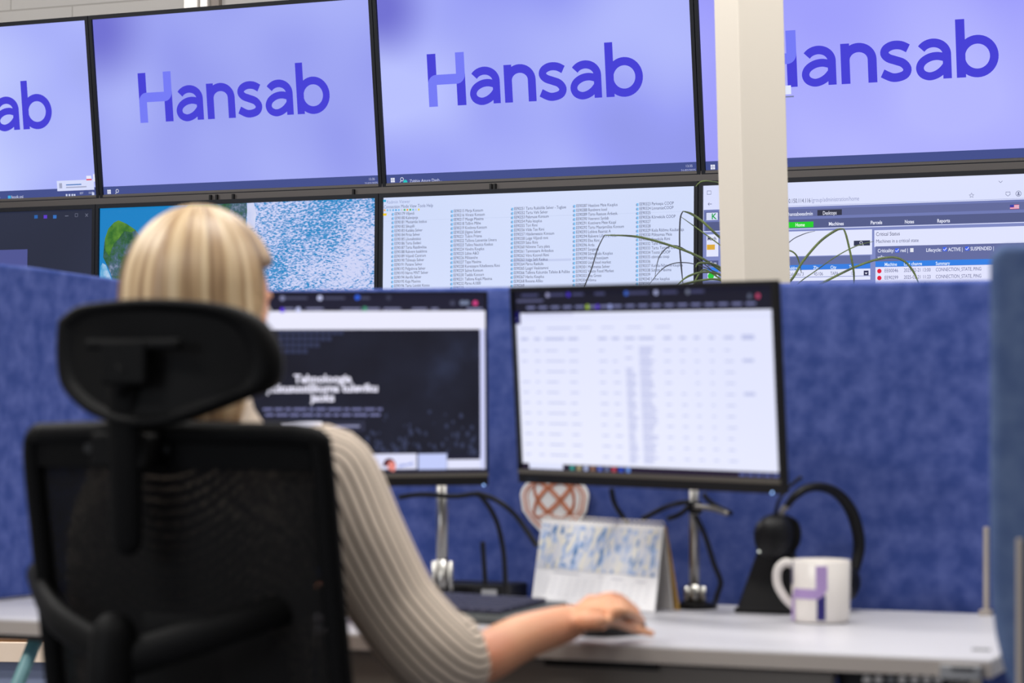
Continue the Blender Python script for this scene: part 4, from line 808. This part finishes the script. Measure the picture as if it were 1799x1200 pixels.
# ------------------------------------------------------------------ mug
mgc = PZ(1445, 1096, DZ); mr = .0413; mg = frame(V((mgc.x, mgc.y + .02, DZ)), math.radians(7)); inv = mg.inverted()
zt_ = .0885
t = thing('mug', mg, 'white mug with a lilac and navy letter mark on the desk', 'mug')
MB().lathe([(0, .001), (mr - .004, .001), (mr - .001, .004), (mr, .010), (mr + .0008, zt_), (mr - .001, zt_ + .0015), (mr - .003, zt_), (mr - .0038, .01), (0, .008)], 48).build('cup', M['white'], t, smooth=True)
MB().tube([(-mr + .003, -.002, zt_ * .93), (-mr - .010, -.004, zt_ * .96), (-mr - .020, -.006, zt_ * .84), (-mr - .020, -.006, zt_ * .62), (-mr - .010, -.004, zt_ * .40), (-mr + .003, -.002, zt_ * .25)], [.0055, .006, .006, .006, .0055, .005], 14, smooth=6).build('handle', M['white'], t, smooth=True)
def cyl_patch(mb, xa_, xb_, z0_, z1_, r, n=10, zf0=None, zf1=None):
    vs = []; 
    for j in range(n + 1):
        x = xa_ + (xb_ - xa_) * j / n; a = math.asin(max(-1, min(1, x / r))); u = j / n
        lo = z0_ if zf0 is None else zf0(u); hi = z1_ if zf1 is None else zf1(u)
        vs += [(r * math.sin(a), -r * math.cos(a), lo), (r * math.sin(a), -r * math.cos(a), hi)]
    mb.add(vs, [(2 * j, 2 * j + 2, 2 * j + 3, 2 * j + 1) for j in range(n)])
rq = mr + .0011; li = MB(); na = MB()
xs = lambda px: (px - 1444) / 51.0 * mr
cyl_patch(li, xs(1435), xs(1455), .040, .083, rq, zf0=lambda u: .036 + (.014 * u ** 2.2))
cyl_patch(li, xs(1397), xs(1436), .036, .050, rq)
cyl_patch(li, -mr * .999, xs(1398), .004, .050, rq + .0002, zf1=lambda u: .036 + .014 * u)
cyl_patch(na, xs(1437), xs(1452), .006, .042, rq - .0004)
cyl_patch(na, -mr * .999, -mr * .95, .055, .088, rq)
li.build('lilac_band', M['lilac'], t, smooth=True); na.build('navy_band', M['navy'], t, smooth=True)
# ------------------------------------------------------------------ headset + stand
hs = PZ(1348, 1078, DZ); fh = frame(V((hs.x, hs.y + .035, DZ)), math.radians(18)); inv = fh.inverted()
t = thing('headset_stand', fh, 'black wedge-shaped headset stand between the right post and the mug', 'stand')
dS = hs.y
def sq(px, py): q = inv @ P(px, py, dS); return q.x, q.z
bl, br, tr_, tl_ = sq(1291, 1078), sq(1404, 1078), sq(1388, 935), sq(1336, 935)
MB().add([(bl[0], -.04, 0.001), (br[0], -.04, 0.001), (br[0] - .006, .045, .001), (bl[0] + .006, .045, .001), (tl_[0], -.008, tl_[1]), (tr_[0], -.008, tr_[1]), (tr_[0], .02, tr_[1]), (tl_[0], .02, tl_[1])], [(0, 3, 2, 1), (4, 5, 6, 7), (0, 1, 5, 4), (1, 2, 6, 5), (2, 3, 7, 6), (3, 0, 4, 7)]).build('wedge_body', M['black'], t, bevel=.006, seg=3)
MB().box(((bl[0] + br[0]) / 2, .005, .004), (br[0] - bl[0] + .002, .09, .008)).build('base_plate', M['black'], t, bevel=.003)
q = inv @ P(1333, 969, dS - .075); MB().cyl((q.x, q.y, q.z), (q.x, q.y + .003, q.z), .0015, n=14).build('indicator_light', em(220, 225, 215, 2.0), t)
dH = dS - .035
fh2 = Mx.Translation(P(1362, 940, dH)); inv = fh2.inverted()
t = thing('headset', fh2, 'black headset with a wide headband resting on the wedge stand', 'headset')
def hp(px, py, d=0): return inv @ P(px, py, dH + d)
m = MB(); m.tube([hp(1352, 944, -.012), hp(1362, 941, -.002), hp(1370, 938, .008)], [.0235, .0245, .0230], 28, flat=1.35, up=(0, 0, 1), round_end=True); m.build('ear_cup', M['black'], t, smooth=True)
m = MB(); m.tube([hp(1374, 939, .012), hp(1386, 942, .026)], [.0235, .022], 28, flat=1.3, up=(0, 0, 1)); m.build('ear_cushion', M['felt_dark'], t, smooth=True)
m = MB(); pb = [(1382, 890, -.004), (1396, 872, .0), (1418, 858, .012), (1445, 856, .035), (1472, 868, .06), (1494, 895, .08), (1506, 930, .09), (1509, 965, .09), (1500, 1005, .08)]
m.tube([hp(*q) for q in pb], [.006, .008, .0088, .009, .0092, .0098, .0098, .0095, .008], 14, smooth=5, flat=.75); m.build('headband', M['black'], t, smooth=True)
m = MB(); m.tube([hp(1372, 912, 0), hp(1374, 898, 0), hp(1386, 886, -.002)], [.005, .004, .005], 10, smooth=4); m.build('yoke', M['steel'], t, smooth=True)
m = MB(); m.tube([hp(1362, 915, -.01), hp(1366, 885, -.015), hp(1384, 858, -.012), hp(1408, 838, -.01)], [.003, .0025, .0022, .003], 10, smooth=4); m.build('microphone_boom', M['black'], t, smooth=True)
m = MB(); m.tube([hp(1482, 1022, .075), hp(1472, 1030, .06)], [.026, .024], 24, flat=1.2, round_end=True); m.build('ear_cup', M['black'], t, smooth=True)
# ------------------------------------------------------------------ plant behind the divider
pc = P(1310, 560, 7.2); pc.z = 0
cb = thing('sideboard', frame(V((pc.x, pc.y + .0, 0)), math.radians(25.6)), 'white sideboard behind the desk divider carrying the plant', 'sideboard')
MB().box((0, 0, .54), (1.1, .34, 1.0)).build('carcass', M['white_top'], cb, bevel=.003)
for s_ in (-1, 1):
    d_ = MB().box((s_ * .272, -.178, .54), (.535, .018, .96)).build('door', M['white_top'], cb, bevel=.002); MB().cyl((s_ * .05, -.205, .60), (s_ * .05, -.187, .60), .01).build('handle', M['steel'], d_)
MB().box((0, 0, .02), (1.0, .28, .04)).build('plinth', M['dark_panel'], cb)
t = thing('potted_grass_plant', V((pc.x, pc.y, 1.04)), 'potted plant with long arching grassy leaves half hidden by the cream column', 'plant')
inv = t.matrix_world.inverted()
MB().lathe([(0, .002), (.055, .002), (.07, .13), (.075, .135), (.068, .135), (.062, .115), (0, .115)], 28).build('pot', M['pot'], t, smooth=True); MB().lathe([(.064, .112), (.03, .122), (0, .126)], 20).build('soil', M['soil'], t, smooth=True)
dp = pc.y
leaves = [([(1306, 560), (1300, 500), (1270, 478), (1230, 452), (1180, 432), (1120, 416), (1062, 413)], .0042, 'leaf', 0), ([(1062, 413), (1050, 437), (1040, 470), (1028, 500), (1022, 512)], .0022, 'leaf_dark', .02),
    ([(1318, 560), (1300, 450), (1262, 415), (1235, 390), (1215, 376), (1200, 371)], .0045, 'leaf', .04), ([(1200, 371), (1195, 385), (1194, 430), (1197, 470), (1200, 500)], .0028, 'leaf_dark', .05),
    ([(1326, 560), (1310, 480), (1276, 440), (1230, 405), (1195, 380)], .0024, 'leaf', .1), ([(1312, 550), (1295, 400), (1270, 330), (1250, 319), (1232, 319), (1222, 328)], .0028, 'leaf', .1),
    ([(1310, 560), (1350, 520), (1388, 494), (1410, 460), (1440, 425), (1468, 405), (1482, 402)], .0045, 'leaf', .03), ([(1482, 402), (1487, 415), (1495, 450), (1500, 480), (1500, 505)], .0038, 'leaf', .03),
    ([(1330, 560), (1400, 520), (1455, 492), (1500, 470), (1540, 456), (1570, 452), (1590, 460), (1605, 478), (1615, 500)], .0042, 'leaf', .06),
    ([(1335, 560), (1400, 500), (1430, 478), (1470, 450), (1505, 432), (1535, 424)], .002, 'leaf', .09),
    ([(1312, 555), (1298, 520), (1270, 486), (1240, 478), (1210, 485), (1190, 500)], .0038, 'leaf', -.03), ([(1314, 555), (1296, 500), (1262, 468), (1230, 462), (1222, 470)], .0042, 'leaf', -.02),
    ([(1320, 555), (1300, 510), (1265, 492), (1235, 492), (1200, 500), (1180, 512)], .0038, 'leaf', .0), ([(1308, 555), (1290, 505), (1268, 495), (1245, 470), (1190, 432), (1160, 448), (1150, 490)], .0018, 'leaf_dark', .05),
    ([(1316, 555), (1290, 500), (1262, 480), (1210, 462), (1170, 468), (1140, 500)], .0018, 'leaf_dark', .06), ([(1305, 555), (1340, 480), (1384, 428), (1410, 412), (1432, 406)], .0016, 'leaf_dark', .1),
    ([(1300, 560), (1280, 505), (1258, 485), (1236, 474), (1222, 492), (1214, 512)], .003, 'leaf', .02), ([(1322, 560), (1350, 470), (1365, 450), (1384, 440), (1400, 450), (1408, 480)], .003, 'leaf', .08)]
root = inv @ V((pc.x, pc.y, 1.165))
for pts, r_, mt, dd in leaves:
    wp_ = [inv @ P(a, b_, dp + dd) for a, b_ in pts]
    if pts[0][1] >= 545: wp_ = [root + V((random.uniform(-.02, .02), random.uniform(-.02, .02), 0))] + wp_
    m = MB(); n_ = len(wp_); rr_ = [r_ * .82 * (.7 if j == 0 else 1 if j < n_ - 1 else .35) for j in range(n_)]; m.tube(wp_, rr_, 8, smooth=6, flat=.35, up=(0, 1, 0)); m.build('leaf', M[mt], t, smooth=True)
# ------------------------------------------------------------------ things seen below the desk, left
bO = P(20, 1145, 6.2)
t = thing('storage_bench', frame(V((bO.x + .1, bO.y + .25, 0)), math.radians(4)), 'low bench with a birch top and blue-grey front beyond the desk', 'bench')
zt1 = P(20, 1129, 6.2).z; zt2 = P(20, 1164, 6.2).z
MB().box((0, 0, (zt1 + zt2) / 2), (1.2, .5, zt1 - zt2)).build('bench_top', M['birch'], t, bevel=.002); MB().box((0, .006, zt1 + .002), (1.2, .49, .006)).build('top_edge', M['brown'], t); MB().box((0, .02, zt2 / 2), (1.14, .44, zt2)).build('bench_body', M['bluegrey'], t)
sO = P(110, 1110, 4.6); sO.z = 0
t = thing('stool', Mx.Translation(sO), 'teal-painted stool with splayed tubular legs behind the desk, left', 'stool'); inv = t.matrix_world.inverted()
zs_ = .612
MB().lathe([(0, zs_), (.15, zs_), (.165, zs_ + .01), (.165, zs_ + .02), (.15, zs_ + .03), (0, zs_ + .026)], 32).build('seat', M['teal'], t, smooth=True)
l0 = inv @ P(62, 1122, 4.5); l1 = inv @ P(30, 1200, 4.44); kd = (l1 - l0) / (l0.z - l1.z); l2 = l1 + kd * (l1.z - .01); 
MB().tube([V((l0.x * .8, l0.y * .8, zs_ + .01)), l0, l1 + V((.002, 0, 0)), l2], [.013, .013, .013, .0125], 16, smooth=5).build('leg', M['teal'], t, smooth=True)
for a in (20, 92, 285):
    c_, s_ = math.cos(math.radians(a)), math.sin(math.radians(a)); MB().tube([(c_ * .1, s_ * .1, zs_ + .01), (c_ * .13, s_ * .13, .5), (c_ * .24, s_ * .24, .01)], .0115, 16, smooth=5).build('leg', M['teal'], t, smooth=True)
# ------------------------------------------------------------------ office chair
CYAW = math.radians(25)
bt = P(274, 758, 2.80)                              # top centre of the backrest
rec = math.radians(10)
fC = frame(V((bt.x, bt.y, 0)), CYAW)
hB = bt.z - .50
org = fC @ V((-.0, .22 + hB * math.tan(rec) + .0, 0)); fC = frame(V((org.x, org.y, 0)), CYAW); inv = fC.inverted()
bl_ = inv @ bt                                      # local: (0, -y, z)
t = thing('office_chair', fC, 'black high-backed mesh office chair with headrest, back turned to the camera', 'office chair')
def bk(x, s, off=0):  # point on the backrest: s = 0 top, 1 bottom; off = towards the sitter
    y_ = bl_.y + s * hB * math.tan(rec); z_ = bl_.z - s * hB; cv = .03 * (x / .19) ** 2
    return V((x + bl_.x + s * .004, y_ + off + cv, z_))
hw0, hw1 = .196, .198
def hw(s): return hw0 + (hw1 - hw0) * s
lean = [(-1, 0), (1, 0)]
fr = MB()
loop = [bk(-hw(0) + .012, 0.01), bk(-.09, .004), bk(0, .002), bk(.09, .004), bk(hw(0) - .012, .01), bk(hw(.05), .06), bk(hw(.3), .3), bk(hw(.6), .6), bk(hw(.9), .92), bk(hw(1) - .03, 1), bk(0, 1.01), bk(-hw(1) + .03, 1), bk(-hw(.9), .92), bk(-hw(.6), .6), bk(-hw(.3), .3), bk(-hw(.05), .06)]
loop.append(loop[0]); fr.tube(loop, .0135, 12, smooth=4, flat=1.0); fr.build('back_frame', M['chair'], t, smooth=True)
tb = MB()
n_ = 16
for j in range(n_):
    xa_, xb_ = -hw(0) + .01 + (2 * hw(0) - .02) * j / n_, -hw(0) + .01 + (2 * hw(0) - .02) * (j + 1) / n_
    vs = [bk(xa_, .0, -.006), bk(xb_, .0, -.006), bk(xb_, .085, -.006), bk(xa_, .085, -.006), bk(xa_, .0, .008), bk(xb_, .0, .008), bk(xb_, .085, .008), bk(xa_, .085, .008)]
    tb.add(vs, [(0, 1, 2, 3), (7, 6, 5, 4), (0, 4, 5, 1), (3, 2, 6, 7)] + ([(0, 3, 7, 4)] if j == 0 else []) + ([(1, 5, 6, 2)] if j == n_ - 1 else []))
tb.build('top_rail', M['chair'], t)
ms = MB(); nu, nv = 16, 14
vs = [bk(-hw(v / nv) + 2 * hw(v / nv) * u / nu, v / nv, .004 + .022 * math.sin(PI * min(1, max(0, v / nv))) * (0)) for v in range(nv + 1) for u in range(nu + 1)]
ms.add(vs, [(v * (nu + 1) + u, v * (nu + 1) + u + 1, (v + 1) * (nu + 1) + u + 1, (v + 1) * (nu + 1) + u) for v in range(nv) for u in range(nu)]); ms.build('back_mesh', M['mesh'], t, smooth=True)
lm = MB(); rings = []
for j in range(9):
    s_ = .42 + .05 * j; rings.append([bk(.13 * math.cos(a) * math.sin(PI * (.12 + .76 * j / 8)) ** .3, s_, .018 + .016 * math.sin(a)) for a in [2 * PI * k_ / 20 for k_ in range(20)]])
lm.loft(rings).build('lumbar_pad', M['felt_dark'], t, smooth=True)
# headrest
hc_ = inv @ P(260, 634, 2.74)
def hr(px, py): q = inv @ P(px, py, 2.74); return (q.x - hc_.x) * 1.0, q.z - hc_.z
HO = [(104, 556), (150, 533), (200, 526), (300, 522), (400, 530), (452, 548), (480, 580), (494, 630), (486, 676), (440, 702), (380, 730), (330, 746), (262, 748), (190, 728), (130, 690), (106, 655), (100, 600)]
sx_ = (494 - 297) / F * 2.74 / (math.cos(CYAW)) * 1.07; 
HP = [((a - 297) / 197 * sx_, -(b_ - 632) / F * 2.74) for a, b_ in HO]
pp, _ = cr([V((a, b_, 0)) for a, b_ in HP] + [V((HP[0][0], HP[0][1], 0))], [0] * 18, 4); pp = [(p.x, p.y) for p in pp[:-1]]
def hsurf(x, z, off): return V((hc_.x + x, hc_.y + off + .035 * (x / .14) ** 2 + .012 * (z / .07) ** 2 * 0, hc_.z + z))
hm = MB(); rings = []
for (sc_, off) in ((.80, -.004), (.86, -.010), (.93, -.013), (.985, -.008), (1.0, .002), (.985, .014), (.93, .022), (.85, .024)):
    rings.append([hsurf(a * sc_, b_ * sc_, off) for a, b_ in pp])
nP = len(pp); hm.loft(rings, cap=False)
for sgn, sc_, off in ((0, .80, -.004), (1, .85, .024)):
    cen = [hsurf(a * s_, b_ * s_, off + (0.004 if sgn == 0 else 0.003) * (1 - s_ / sc_)) for s_ in (sc_, sc_ * .66, sc_ * .33) for a, b_ in pp] + [hsurf(0, 0, off + .004)]
    fs = [(r_ * nP + k_, r_ * nP + (k_ + 1) % nP, (r_ + 1) * nP + (k_ + 1) % nP, (r_ + 1) * nP + k_) for r_ in range(2) for k_ in range(nP)] + [(2 * nP + k_, 2 * nP + (k_ + 1) % nP, 3 * nP) for k_ in range(nP)]
    hm.add(cen, fs)
hm.build('headrest', M['chair'], t, smooth=True)
MB().box((hc_.x - .005, hc_.y - .022, hc_.z + .018), (.125, .012, .012)).box((hc_.x - .015, hc_.y - .02, hc_.z - .002), (.06, .02, .05)).build('headrest_bracket', M['chair'], t, bevel=.004)
p_t = inv @ P(219, 668, 2.68); p_b = inv @ P(222, 945, 2.74)
yo = bl_.y - .048
def onx(px, py, yl):  # point where the view meets the chair plane y = yl
    q = inv @ PP(px, py, fC @ V((0, yl, 0)), fC.col[1].to_3d()); return q
pt_, pb_ = onx(218, 668, yo - .012), onx(222, 945, yo + .025)
MB().tube([pt_ + V((0, 0, -.005)), pt_ * .5 + pb_ * .5, pb_], [.0215, .0215, .021], 16, flat=.5, up=(0, 1, 0), round_end=True).build('headrest_post', M['chair'], t, smooth=True)
MB().tube([pt_ + V((0, 0, -.01)), V((hc_.x - .012, hc_.y - .022, hc_.z - .004))], [.014, .013], 12).build('tilt_joint', M['chair'], t, smooth=True)
MB().box((pb_.x + .0, (bk(0, .1).y + yo) / 2, bl_.z - .022), (.075, .05, .04)).build('post_sleeve', M['chair'], t, bevel=.005)
for sx in (-.085, .02): MB().cyl((bl_.x + sx, bl_.y - .012, bl_.z - .02), (bl_.x + sx, bl_.y - .004, bl_.z - .02), .006, n=14).build('screw', M['black'], t)
# lower support arms and column
hub_y = bk(0, .85).y - .13
hub = onx(200, 1150, hub_y)
lt, rt_ = onx(58, 1005, bk(-hw(.6), .55).y + .02), onx(556, 1050, bk(hw(.6), .6).y + .02)
ltm, rtm = onx(100, 1085, hub_y + .05), onx(400, 1102, hub_y + .05)
MB().tube([hub, ltm, lt], [.021, .019, .013], 14, smooth=6, flat=.6, up=(0, 1, 0)).build('support_arm', M['chair'], t, smooth=True); MB().tube([hub + V((0, 0, -.01)), rtm, rt_], [.022, .020, .016], 14, smooth=6, flat=.6, up=(0, 1, 0)).build('support_arm', M['chair'], t, smooth=True)
MB().tube([hub + V((0, 0, .022)), hub + V((0, .0, -.08)), V((hub.x * .4, hub.y * .75, .43)), V((0, -.05, .41))], [.0265, .027, .026, .024], 16, smooth=5, round_end=True).build('spine', M['chair'], t, smooth=True)
MB().prism(round_rect(-.24, -.21, .24, .25, .08), .445, .505, 'z').build('seat', M['felt_dark'], t, bevel=.02, seg=4)
MB().box((0, -.02, .415), (.2, .24, .05)).build('seat_mechanism', M['chair'], t, bevel=.01)
MB().cyl((0, 0, .12), (0, 0, .40), .026).cyl((0, 0, .10), (0, 0, .26), .034).build('gas_lift', M['black'], t, smooth=True)
for k_ in range(5):
    a = 2 * PI * k_ / 5 + .3; c_, s_ = math.cos(a), math.sin(a)
    sp_ = MB().tube([(0, 0, .12), (c_ * .16, s_ * .16, .105), (c_ * .30, s_ * .30, .075)], [.03, .022, .016], 12, smooth=4).build('base_spoke', M['chair'], t, smooth=True)
    MB().cyl((c_ * .30 - s_ * .024, s_ * .30 + c_ * .024, .03), (c_ * .30 - s_ * .006, s_ * .30 + c_ * .006, .03), .029).cyl((c_ * .30 + s_ * .006, s_ * .30 - c_ * .006, .03), (c_ * .30 + s_ * .024, s_ * .30 - c_ * .024, .03), .029).cyl((c_ * .3, s_ * .3, .03), (c_ * .3, s_ * .3, .08), .006).build('castor', M['black'], sp_)
# ------------------------------------------------------------------ the person
nk_ = P(352, 722, 3.06)
PYAW = math.radians(22); fP = frame(V((nk_.x, nk_.y, 0)), PYAW); inv = fP.inverted()
t = thing('person', fP, 'person seen from behind with blonde hair and beige ribbed sweater, hand on mouse', 'person')
def W(px, py, d): return inv @ P(px, py, d)
def Wz(px, py, z): return inv @ PZ(px, py, z)
HC = W(353, 540, 3.07); HR = Mx.Rotation(-.10, 3, 'Z')
def hh(*v): return HC + HR @ V(v)
shz = .985; 
shR, shL = W(584, 842, 3.02), V((-.165, .0, .965)); shR_in = V((.12, .005, .99))
elR = W(772, 1166, 2.99); wrR = Wz(1000, 1094, .757)
shL = V((-.140, .055, .945)); elL = V((-.185, .15, .735)); wrL = V((-.08, .33, .760))
hipz = .56
# --- body: one continuous surface
bd = MB()
bd.ell(hh(0, .004, .010), (.077, .094, .104), 28, 20, mtx=HR); bd.ell(hh(0, .040, -.050), (.060, .056, .064), 20, 14, mtx=HR)     # skull, jaw
bd.tube([hh(0, .012, -.05), V((0, .0, 1.04)), V((0, -.01, .98))], [.052, .050, .064], 18, smooth=4)
bd.tube([hh(0, .090, -.004), hh(0, .108, -.028), hh(0, .096, -.038)], [.008, .013, .012], 12, smooth=4, round_end=True)
for s_ in (-1, 1):
    bd.ell(hh(s_ * .031, .082, -.060), (.022, .016, .020)); bd.ell(hh(s_ * .083, .004, -.018), (.009, .019, .032), mtx=HR @ Mx.Rotation(.15 * s_, 3, 'Z')); bd.ell(hh(s_ * .03, .083, .018), (.022, .012, .008))
bd.tube([V((0, .0, 1.0)), V((0, -.008, .90)), V((0, -.012, .78)), V((0, .0, .66)), V((0, .01, .56)), V((0, .02, .50))], [.055, .085, .098, .100, .115, .11], 24, smooth=4)
bd.tube([shL, V((0, .01, .945)), shR], [.040, .05, .040], 18, smooth=4, round_end=True)
bd.tube([shR, (shR + elR) / 2 + V((-.010, 0, -.004)), elR], [.044, .040, .036], 18, smooth=4, round_end=True)
pre = elR.lerp(wrR, .3) + V((0, 0, -.010))
bd.tube([elR, pre, elR.lerp(wrR, .62), wrR], [.037, .035, .032, .0255], 18, smooth=4, flat=.92, round_end=True)
bd.tube([shL, (shL + elL) / 2, elL], [.048, .043, .036], 18, smooth=4, round_end=True); bd.tube([elL, elL.lerp(wrL, .4), wrL], [.037, .034, .022], 18, smooth=4, round_end=True)
# right hand
kn = [Wz(1052, 1092, .764), Wz(1060, 1076, .772), Wz(1056, 1064, .778), Wz(1040, 1058, .781)]
pal = Wz(1030, 1078, .769)
bd.tube([wrR, pal, (kn[1] + kn[2]) / 2], [.0225, .027, .022], 16, smooth=4, flat=.62, up=(0, 0, 1), round_end=True)
for k_ in kn: bd.tube([wrR.lerp(k_, .3), k_], [.012, .0115], 12, round_end=True)
fing = [[kn[0], Wz(1082, 1094, .759), Wz(1114, 1104, .746), Wz(1145, 1113, .738)], [kn[1], Wz(1090, 1073, .776), Wz(1112, 1080, .768), Wz(1127, 1091, .757)],
        [kn[2], Wz(1084, 1058, .786), Wz(1104, 1064, .779), Wz(1118, 1074, .769)], [kn[3], Wz(1068, 1049, .790), Wz(1088, 1051, .786), Wz(1103, 1060, .777)]]
for f_, r_ in zip(fing, (.0066, .0070, .0072, .0070)): bd.tube(f_, [r_ * 1.2, r_ * 1.05, r_, r_ * .82], 12, smooth=4, round_end=True)
bd.tube([wrR + V((-.012, .01, .0)), pal + V((-.03, .02, -.008)), pal + V((-.022, .052, -.014)), pal + V((-.005, .078, -.02))], [.013, .012, .0098, .008], 12, smooth=4, round_end=True)
# left hand, resting by the keyboard
hd = (wrL - elL).normalized(); sd = hd.cross(V((0, 0, 1)))
bd.tube([wrL, wrL + hd * .045, wrL + hd * .085], [.022, .030, .026], 16, flat=.55, up=(0, 0, 1), round_end=True)
for j, (o_, ln_) in enumerate(((-.027, .058), (-.009, .07), (.009, .074), (.026, .066))):
    b0 = wrL + hd * .085 + sd * o_; bd.tube([b0, b0 + hd * ln_ * .45 + V((0, 0, .008)), b0 + hd * ln_ * .8 + V((0, 0, -.002)), b0 + hd * ln_ + V((0, 0, -.012))], [.0095, .0088, .008, .007], 12, smooth=3, round_end=True)
bd.tube([wrL + sd * .018 + hd * .01, wrL + sd * .045 + hd * .045, wrL + sd * .05 + hd * .075], [.012, .011, .008], 12, smooth=3, round_end=True)
# legs inside the trousers and feet
kneeR, kneeL = V((.12, .44, .50)), V((-.12, .44, .50)); anR, anL = V((.13, .46, .10)), V((-.13, .40, .10))
for h_, k__, a_ in ((V((.085, .03, .55)), kneeR, anR), (V((-.085, .03, .55)), kneeL, anL)):
    bd.tube([h_, (h_ + k__) / 2, k__], [.078, .068, .052], 18, smooth=4, round_end=True); bd.tube([k__, k__.lerp(a_, .35), a_], [.052, .050, .036], 18, smooth=4, round_end=True); bd.tube([a_, a_ + V((0, .03, -.05)), a_ + V((0, .13, -.07))], [.036, .034, .024], 14, smooth=4, round_end=True)
bd.build('body', M['skin'], t, remesh=.0036, rsm=5)
# --- face details
for s_ in (-1, 1): e_ = MB().ell(hh(s_ * .031, .0905, .0), (.012, .008, .006)).build('eye', M['eye'], t, smooth=True); MB().ell(hh(s_ * .031, .0975, .0), (.0052, .0022, .0052)).build('iris', M['trouser'], e_, smooth=True)
MB().ell(hh(0, .0955, -.066), (.021, .006, .0065)).build('lips', M['lip'], t, smooth=True)
# --- hair: a bob, combed down from a centre parting
def haircap(mb, grow=0):
    nA, nR = 72, 26; rings = []
    for j in range(nR + 1):
        v = j / nR
        ring = []
        for i in range(nA):
            a = 2 * PI * i / nA; fr_ = max(0, math.sin(a))    # fr_ = 1 towards the face
            low = .135 + .05 * 0
            sn = math.sin(a); kf = min(1, max(0, (sn + .24) / .40)); kf = kf * kf * (3 - 2 * kf); bottom = -.140 * (1 - kf) + .058 * kf
            topz = .122
            if v < .5:
                ph = v / .5 * PI / 2; rr2 = math.sin(ph); z = math.cos(ph)
                R0 = (.0885, .106); rr2 = min(rr2, math.sqrt(max(.05, 1 - (max(0, bottom - .012) / .112) ** 2))); x = R0[0] * rr2 * math.cos(a); y = R0[1] * rr2 * math.sin(a); zz = .012 + (.112) * z
                zz = max(zz, bottom)
            else:
                u = (v - .5) / .5; zz = .012 + (min(bottom, .012) - .012) * u if bottom < .012 else bottom
                wd_ = .0885 + .006 * math.sin(PI * u) - .012 * u ** 2; dp_ = .106 - .022 * u ** 1.5
                rq_ = math.sqrt(max(.05, 1 - (max(0, bottom - .012) / .112) ** 2)); x = (wd_ if bottom < .012 else .0885) * rq_ * math.cos(a); y = (dp_ if bottom < .012 else .106) * rq_ * math.sin(a)
            rp = 1 + .018 * math.sin(9 * a + 1.5 * math.sin(3 * a)) * min(1, v * 2.5) + .012 * math.sin(21 * a) * min(1, v * 2)
            ring.append(hh(x * rp, y * rp - .004, zz))
        rings.append(ring)
    mb.loft(rings, cap=False)
hb_ = MB(); haircap(hb_); hb_.build('hair', M['hair'], t, smooth=True, solid=.010, subd=0)
# --- sweater
def ring_e(c, rx, ry, n=64, sh=0, tilt=0): return [V((c[0] + rx * math.cos(a), c[1] + ry * math.sin(a), c[2] + sh * abs(math.cos(a)) ** 2)) for a in [2 * PI * k_ / n for k_ in range(n)]]
sw = MB()
sw.loft([ring_e((0, .012, .50), .155, .125), ring_e((0, .005, .58), .16, .125), ring_e((0, -.008, .70), .148, .122), ring_e((0, -.018, .82), .158, .130), ring_e((0, -.018, .88), .160, .126), ring_e((.004, -.010, .925), .158, .108, sh=-.005),
         ring_e((.006, -.008, .958), .138, .092, sh=-.012), ring_e((.006, -.004, .985), .108, .078, sh=-.012), ring_e((.004, .0, 1.008), .080, .068, sh=-.004), ring_e((0, .004, 1.028), .064, .060), ring_e((0, .006, 1.046), .058, .056)], cap=False)
sw.m(1)
s0 = V((.085, .0, .958)); fdir = (wrR - elR).normalized()
sw.tube([s0, V((.125, .0, .955)).lerp(shR, .3), shR + V((-.004, 0, .004)), shR.lerp(elR, .35) + V((-.010, 0, -.004)), shR.lerp(elR, .7) + V((-.014, 0, -.002)), elR + V((.0, -.004, .008)), elR + fdir * .022 + V((0, 0, .004)), elR + fdir * .036], [.040, .050, .058, .057, .053, .056, .053, .043], 40, cap=False, smooth=6)
sw.tube([V((-.07, .01, .940)), V((-.10, .03, .942)), shL + V((.004, 0, .0)), shL.lerp(elL, .35), shL.lerp(elL, .7), elL, elL.lerp(wrL, .2)], [.040, .046, .050, .052, .052, .052, .040], 40, cap=False, smooth=6)
sw.build('ribbed_sweater', [M['knit_body'], M['knit']], t, smooth=True, solid=.004)
# --- trousers, shoes
tr_ = MB(); tr_.ell(V((0, .01, .56)), (.165, .14, .10))
for h_, k__, a_ in ((V((.085, .03, .555)), kneeR, anR), (V((-.085, .03, .555)), kneeL, anL)): tr_.tube([h_, (h_ + k__) / 2, k__ + V((0, 0, .004)), k__.lerp(a_, .5), a_ + V((0, 0, .02))], [.094, .084, .066, .060, .052], 20, smooth=5, round_end=True)
tr_.build('trousers', M['trouser'], t, remesh=.008, rsm=3)
for a_ in (anR, anL):
    MB().tube([a_ + V((0, -.04, -.062)), a_ + V((0, .03, -.06)), a_ + V((0, .12, -.07)), a_ + V((0, .17, -.078))], [.032, .038, .036, .022], 18, smooth=4, flat=.8, round_end=True).build('shoe', M['shoe'], t, smooth=True)
print('objects', len(bpy.data.objects))
